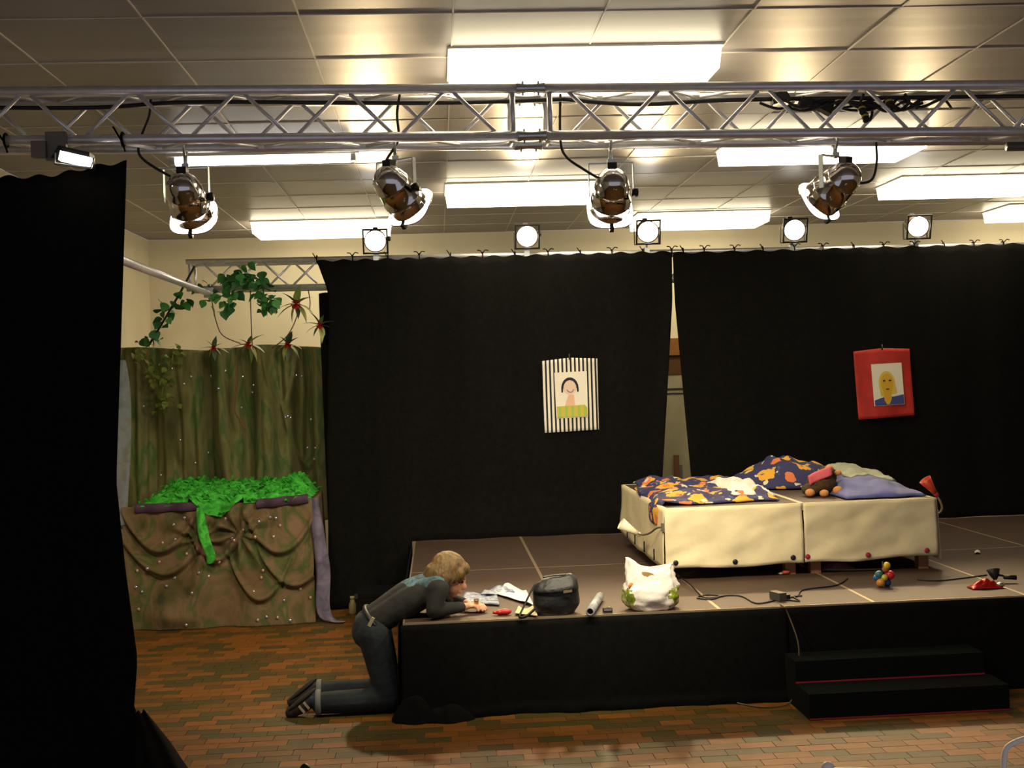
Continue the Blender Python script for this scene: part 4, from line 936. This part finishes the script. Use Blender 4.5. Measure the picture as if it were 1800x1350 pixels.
tag(person, 'person in dark shirt and jeans kneeling beside the stage corner, leaning over the deck', 'person')
def wear(name, mb, vox, mats, sm=5, pick=None):
    me = fuse(name, mb, vox, sm)
    for m_ in mats: me.materials.append(m_)
    if pick:
        for p_ in me.polygons: p_.material_index = pick(p_.center, p_.normal)
    return link(name, me, person)
SHIRT, TEAL = mat('charcoal_shirt', '22211d', .9, var=.2, vscale=12, bump=.3, bscale=18), painted_mat('teal_print', [(.3, '232d30'), (.46, '35505c'), (.6, '4a6874'), (.7, '2a3638')], 16, .85)
sh_ = MB()
cap(sh_, [(-.48, YM, .555), (-.40, YM, .605), (-.22, YM, .705), (-.07, YM, .765)], [.095, .098, .115, .098])
for s_ in (-1, 1):
    cap(sh_, [(-.46, YM + s_ * .06, .55), (-.22, YM + s_ * .07, .69), (-.05, YM + s_ * .09, .765)], [.088, .098, .085])
cap(sh_, [(-.05, YM - .15, .77), (-.05, YM + .15, .77)], [.070, .070])
cap(sh_, [(-.03, YM, .80), (.005, YM, .815)], [.072, .062])
for sh, el, wr_, sd in ARMS:
    cap(sh_, [sh, el], [.066, .052]); cap(sh_, [el, el + (wr_ - el) * .86], [.052, .036])
wear('shirt', sh_, .010, [SHIRT, TEAL], 7, lambda c, n: 1 if (n.z > .25 and -.30 < c.x < -.0 and c.z > .79 + .03 * nz(c.x * 20, c.y * 20) and abs(c.y - YM) < .17) else 0)
JEANS = mat('dark_jeans', '1c2429', .85, var=.3, vscale=7, bump=.25, bscale=30)
je = MB()
je.ell((-.485, YM, .49), (.125, .175, .115)); cap(je, [(-.505, YM - .06, .535), (-.505, YM + .06, .535)], [.09, .09])
for hipj, kn, an, sd in LEGS:
    cap(je, [hipj + V((-.01, 0, .0)), lerp(hipj, kn, .5) + V((-.005, 0, 0)), kn + V((-.01, 0, .008))], [.107, .097, .082]); cap(je, [kn + V((-.02, 0, .004)), lerp(kn, an, .5) + V((0, 0, -.002)), an + V((.0, 0, -.006))], [.078, .076, .070])
jo = wear('jeans', je, .010, [JEANS], 6)
HEM = mat('pale_hem', '70736e', .85)
for hipj, kn, an, sd in LEGS:
    obj('turned_hem', MB().lathe([(-.016, .066), (-.014, .078), (.014, .079), (.016, .068)], Matrix.Rotation(PI / 2 + .05, 3, 'Z'), an + V((-.02, 0, -.002)), 20, False), HEM, jo, False, .005)
bt = MB(); ring_ = []
for k in range(33):
    a = 2 * PI * k / 32; ring_.append(V((-.452, YM, .565)) + V((.104 * math.cos(a) * .62, .166 * math.sin(a), -.104 * math.cos(a) * .78)))
bt.tube(ring_, .015, 8, False); be = obj('belt', bt, mat('dark_belt', '1c1916', .5), person)
obj('belt_patch', MB().box((-.47, YM - .175, .585), (.022, .016, .06), Matrix.Rotation(.5, 3, 'Y')), mat('pale_tag', 'a39a78', .6), be)
# shoes, heels up
SHOE, SOLE = mat('brown_trainer', '2e2420', .6, var=.2), mat('dark_sole', '1c1a17', .7)
for hipj, kn, an, sd in LEGS:
    heel, toe = an + V((-.055, 0, .065)), an + V((-.205, 0, -.048))
    d = (toe - heel).normalized(); nrm = V((0, 1, 0)).cross(d).normalized(); nrm = nrm if nrm.x < 0 else -nrm    # towards the sole
    s_ = MB(); cap(s_, [heel - nrm * .035, lerp(heel, toe, .5) - nrm * .032, toe - nrm * .012], [.040, .046, .034]); cap(s_, [an + V((-.02, 0, .01)), heel - nrm * .045], [.046, .042])
    so = wear('shoe', s_, .008, [SHOE], 5)
    Rm = Matrix((d, V((0, 1, 0)), d.cross(V((0, 1, 0))))).transposed()
    m = MB(); m.ell(lerp(heel, toe, .48) + nrm * .006, (.125, .044, .016), Rm, 18, 8); obj('sole', m, SOLE, so)
    for q in (.38, .58):
        c_ = lerp(heel, toe, q) - nrm * .036 + V((0, sd * .040, 0)); obj('stripe', MB().box(c_, (.014, .012, .055), Rm), mat('pale_stripe', 'b3a48c', .6), so)
    obj('blue_panel', MB().ell(lerp(heel, toe, .10) - nrm * .045 + V((0, sd * .030, 0)), (.03, .016, .034), Rm), mat('blue_suede', '34465f', .8), so)
# scarf / dark collar under the chin
sc_ = MB(); cap(sc_, [hp(.02, -.05, -.115), hp(.05, 0, -.13), hp(.02, .05, -.115)], [.028, .032, .028]); wear('collar', sc_, .008, [mat('black_knit', '12110f', .9)], 3)
# hair
HAIR = mat('light_brown_hair', '5f4820', .6, var=.35, vscale=30, stretch=(1, 1, .3), bump=.5, bscale=60)
hr = MB()
hr.ell(hp(-.022, 0, .045), (0.1198, 0.1017, 0.1040), RH); hr.ell(hp(-.065, 0, -.01), (0.0791, 0.0927, 0.0960), RH); hr.ell(hp(.045, 0, .066), (0.0621, 0.0746, 0.0475), RH)
for s_ in (-1, 1): hr.ell(hp(-.025, s_ * .066, -.005), (0.0621, 0.0282, 0.0768), RH); hr.ell(hp(.035, s_ * .062, .035), (0.0508, 0.0249, 0.0475), RH)
for i in range(70):
    a = random.uniform(.25, 2 * PI - .25) * 1.0; b = random.uniform(.0, .9)
    dx, dy = math.cos(a), math.sin(a); p0 = hp(-.02 + .075 * dx * (1 - .3 * b), .078 * dy * (1 - .3 * b), .06 + .05 * b); p1 = hp(-.03 + .104 * dx, .096 * dy, .0); p2 = hp(-.035 + .108 * dx, .098 * dy, -.060 - random.uniform(0, .06) + (.075 if dx > .35 else 0))
    hr.tube([p0, p1, p2], [.014, .013, .005], 6)
wear('hair', hr, .0062, [HAIR], 2)
EYE, BROW = mat('dark_eye', '1d1712', .3), mat('brow_hair', '5a4324', .7)
for s_ in (-1, 1):
    obj('eye', MB().ell(hp(.078, s_ * .030, -.002), (0.0113, 0.0147, 0.0090), RH, 10, 8), EYE, person); obj('eyebrow', MB().ell(hp(.084, s_ * .031, .020), (0.0079, 0.0226, 0.0056), RH, 10, 6), BROW, person)
obj('mouth', MB().ell(hp(.092, 0, -.066), (0.0068, 0.0226, 0.0045), RH, 10, 6), mat('lips', '8f4f42', .5), person)
# small shiny thing in the hands
t = thing('small_cup', 'tiny shiny object held between the hands of the kneeling person', 'object', V((.20, YM - .01, DZ + .06)))
obj('body', MB().lathe([(-.02, .012), (.02, .016), (.022, .012)], Matrix.Rotation(PI / 2, 3, 'X'), (0, 0, 0), 12), mat('gold_metal', 'b98e4a', .25, .8), t); obj('rim', MB().lathe([(.020, .018), (.026, .018)], Matrix.Rotation(PI / 2, 3, 'X'), (0, 0, 0), 12, False), STEEL, t)

# ------------------------------------------------------------------ chairs and pole at the bottom edge of the view
def chair(label, x, y, h, rz):
    t = thing('tube_chair', label, 'chair', (x, y, 0), (0, 0, rz), 'white tube chairs in the foreground')
    TUBE = mat('white_lacquer_tube', 'f4f2ea', .5); SEATM = mat('white_seat', 'c9c5ba', .5)
    w = .21
    obj('back_frame', MB().tube(smooth_curve([(-w, .20, .0), (-w, .17, .42), (-w, .20, h - .09), (-w + .045, .205, h - .015), (0, .21, h), (w - .045, .205, h - .015), (w, .20, h - .09), (w, .17, .42), (w, .20, 0)], 5), .0095, 10), TUBE, t)
    for sx in (-1, 1): obj('leg', MB().tube(smooth_curve([(sx * w, -.22, 0), (sx * w, -.21, .40), (sx * w, -.17, .435), (sx * w, .17, .43)], 4), .0095, 10), TUBE, t)
    obj('seat', MB().box((0, -.02, .45), (.42, .40, .025)), SEATM, t)
    obj('backrest', MB().grid(lambda u, v: V((lerp(-w, w, u), .185 + .03 * math.sin(u * PI), lerp(.52, .66, v))), 10, 4), SEATM, t, False, .012)
    obj('top_knob', MB().ell((0, .21, h + .012), (.022, .016, .018), None, 10, 6), TUBE, t)
    return t
pc = PZ(1798, 1297, .80); chair('white tube chair back at the bottom right corner', pc.x + .14, pc.y - .2, .80, 0)
pc = PZ(1457, 1357, .80); chair('white chair top just showing at the bottom edge, left of the other chair', pc.x, pc.y - .2, .80, 0)
pk = PZ(536, 1347, .75); t = thing('black_stand', 'black pole with a rounded top just showing at the bottom edge', 'stand', (pk.x, pk.y, 0))
obj('pole', MB().tube([(0, 0, .02), (0, 0, .72)], .009, 10), BLACKM, t); obj('rounded_top', MB().ell((0, 0, .735), (.02, .02, .025)), BLACKM, t); obj('base', MB().lathe([(0, .13), (.012, .13), (.02, .02)], Matrix.Rotation(PI / 2, 3, 'X'), (0, 0, 0), 24), BLACKM, t)
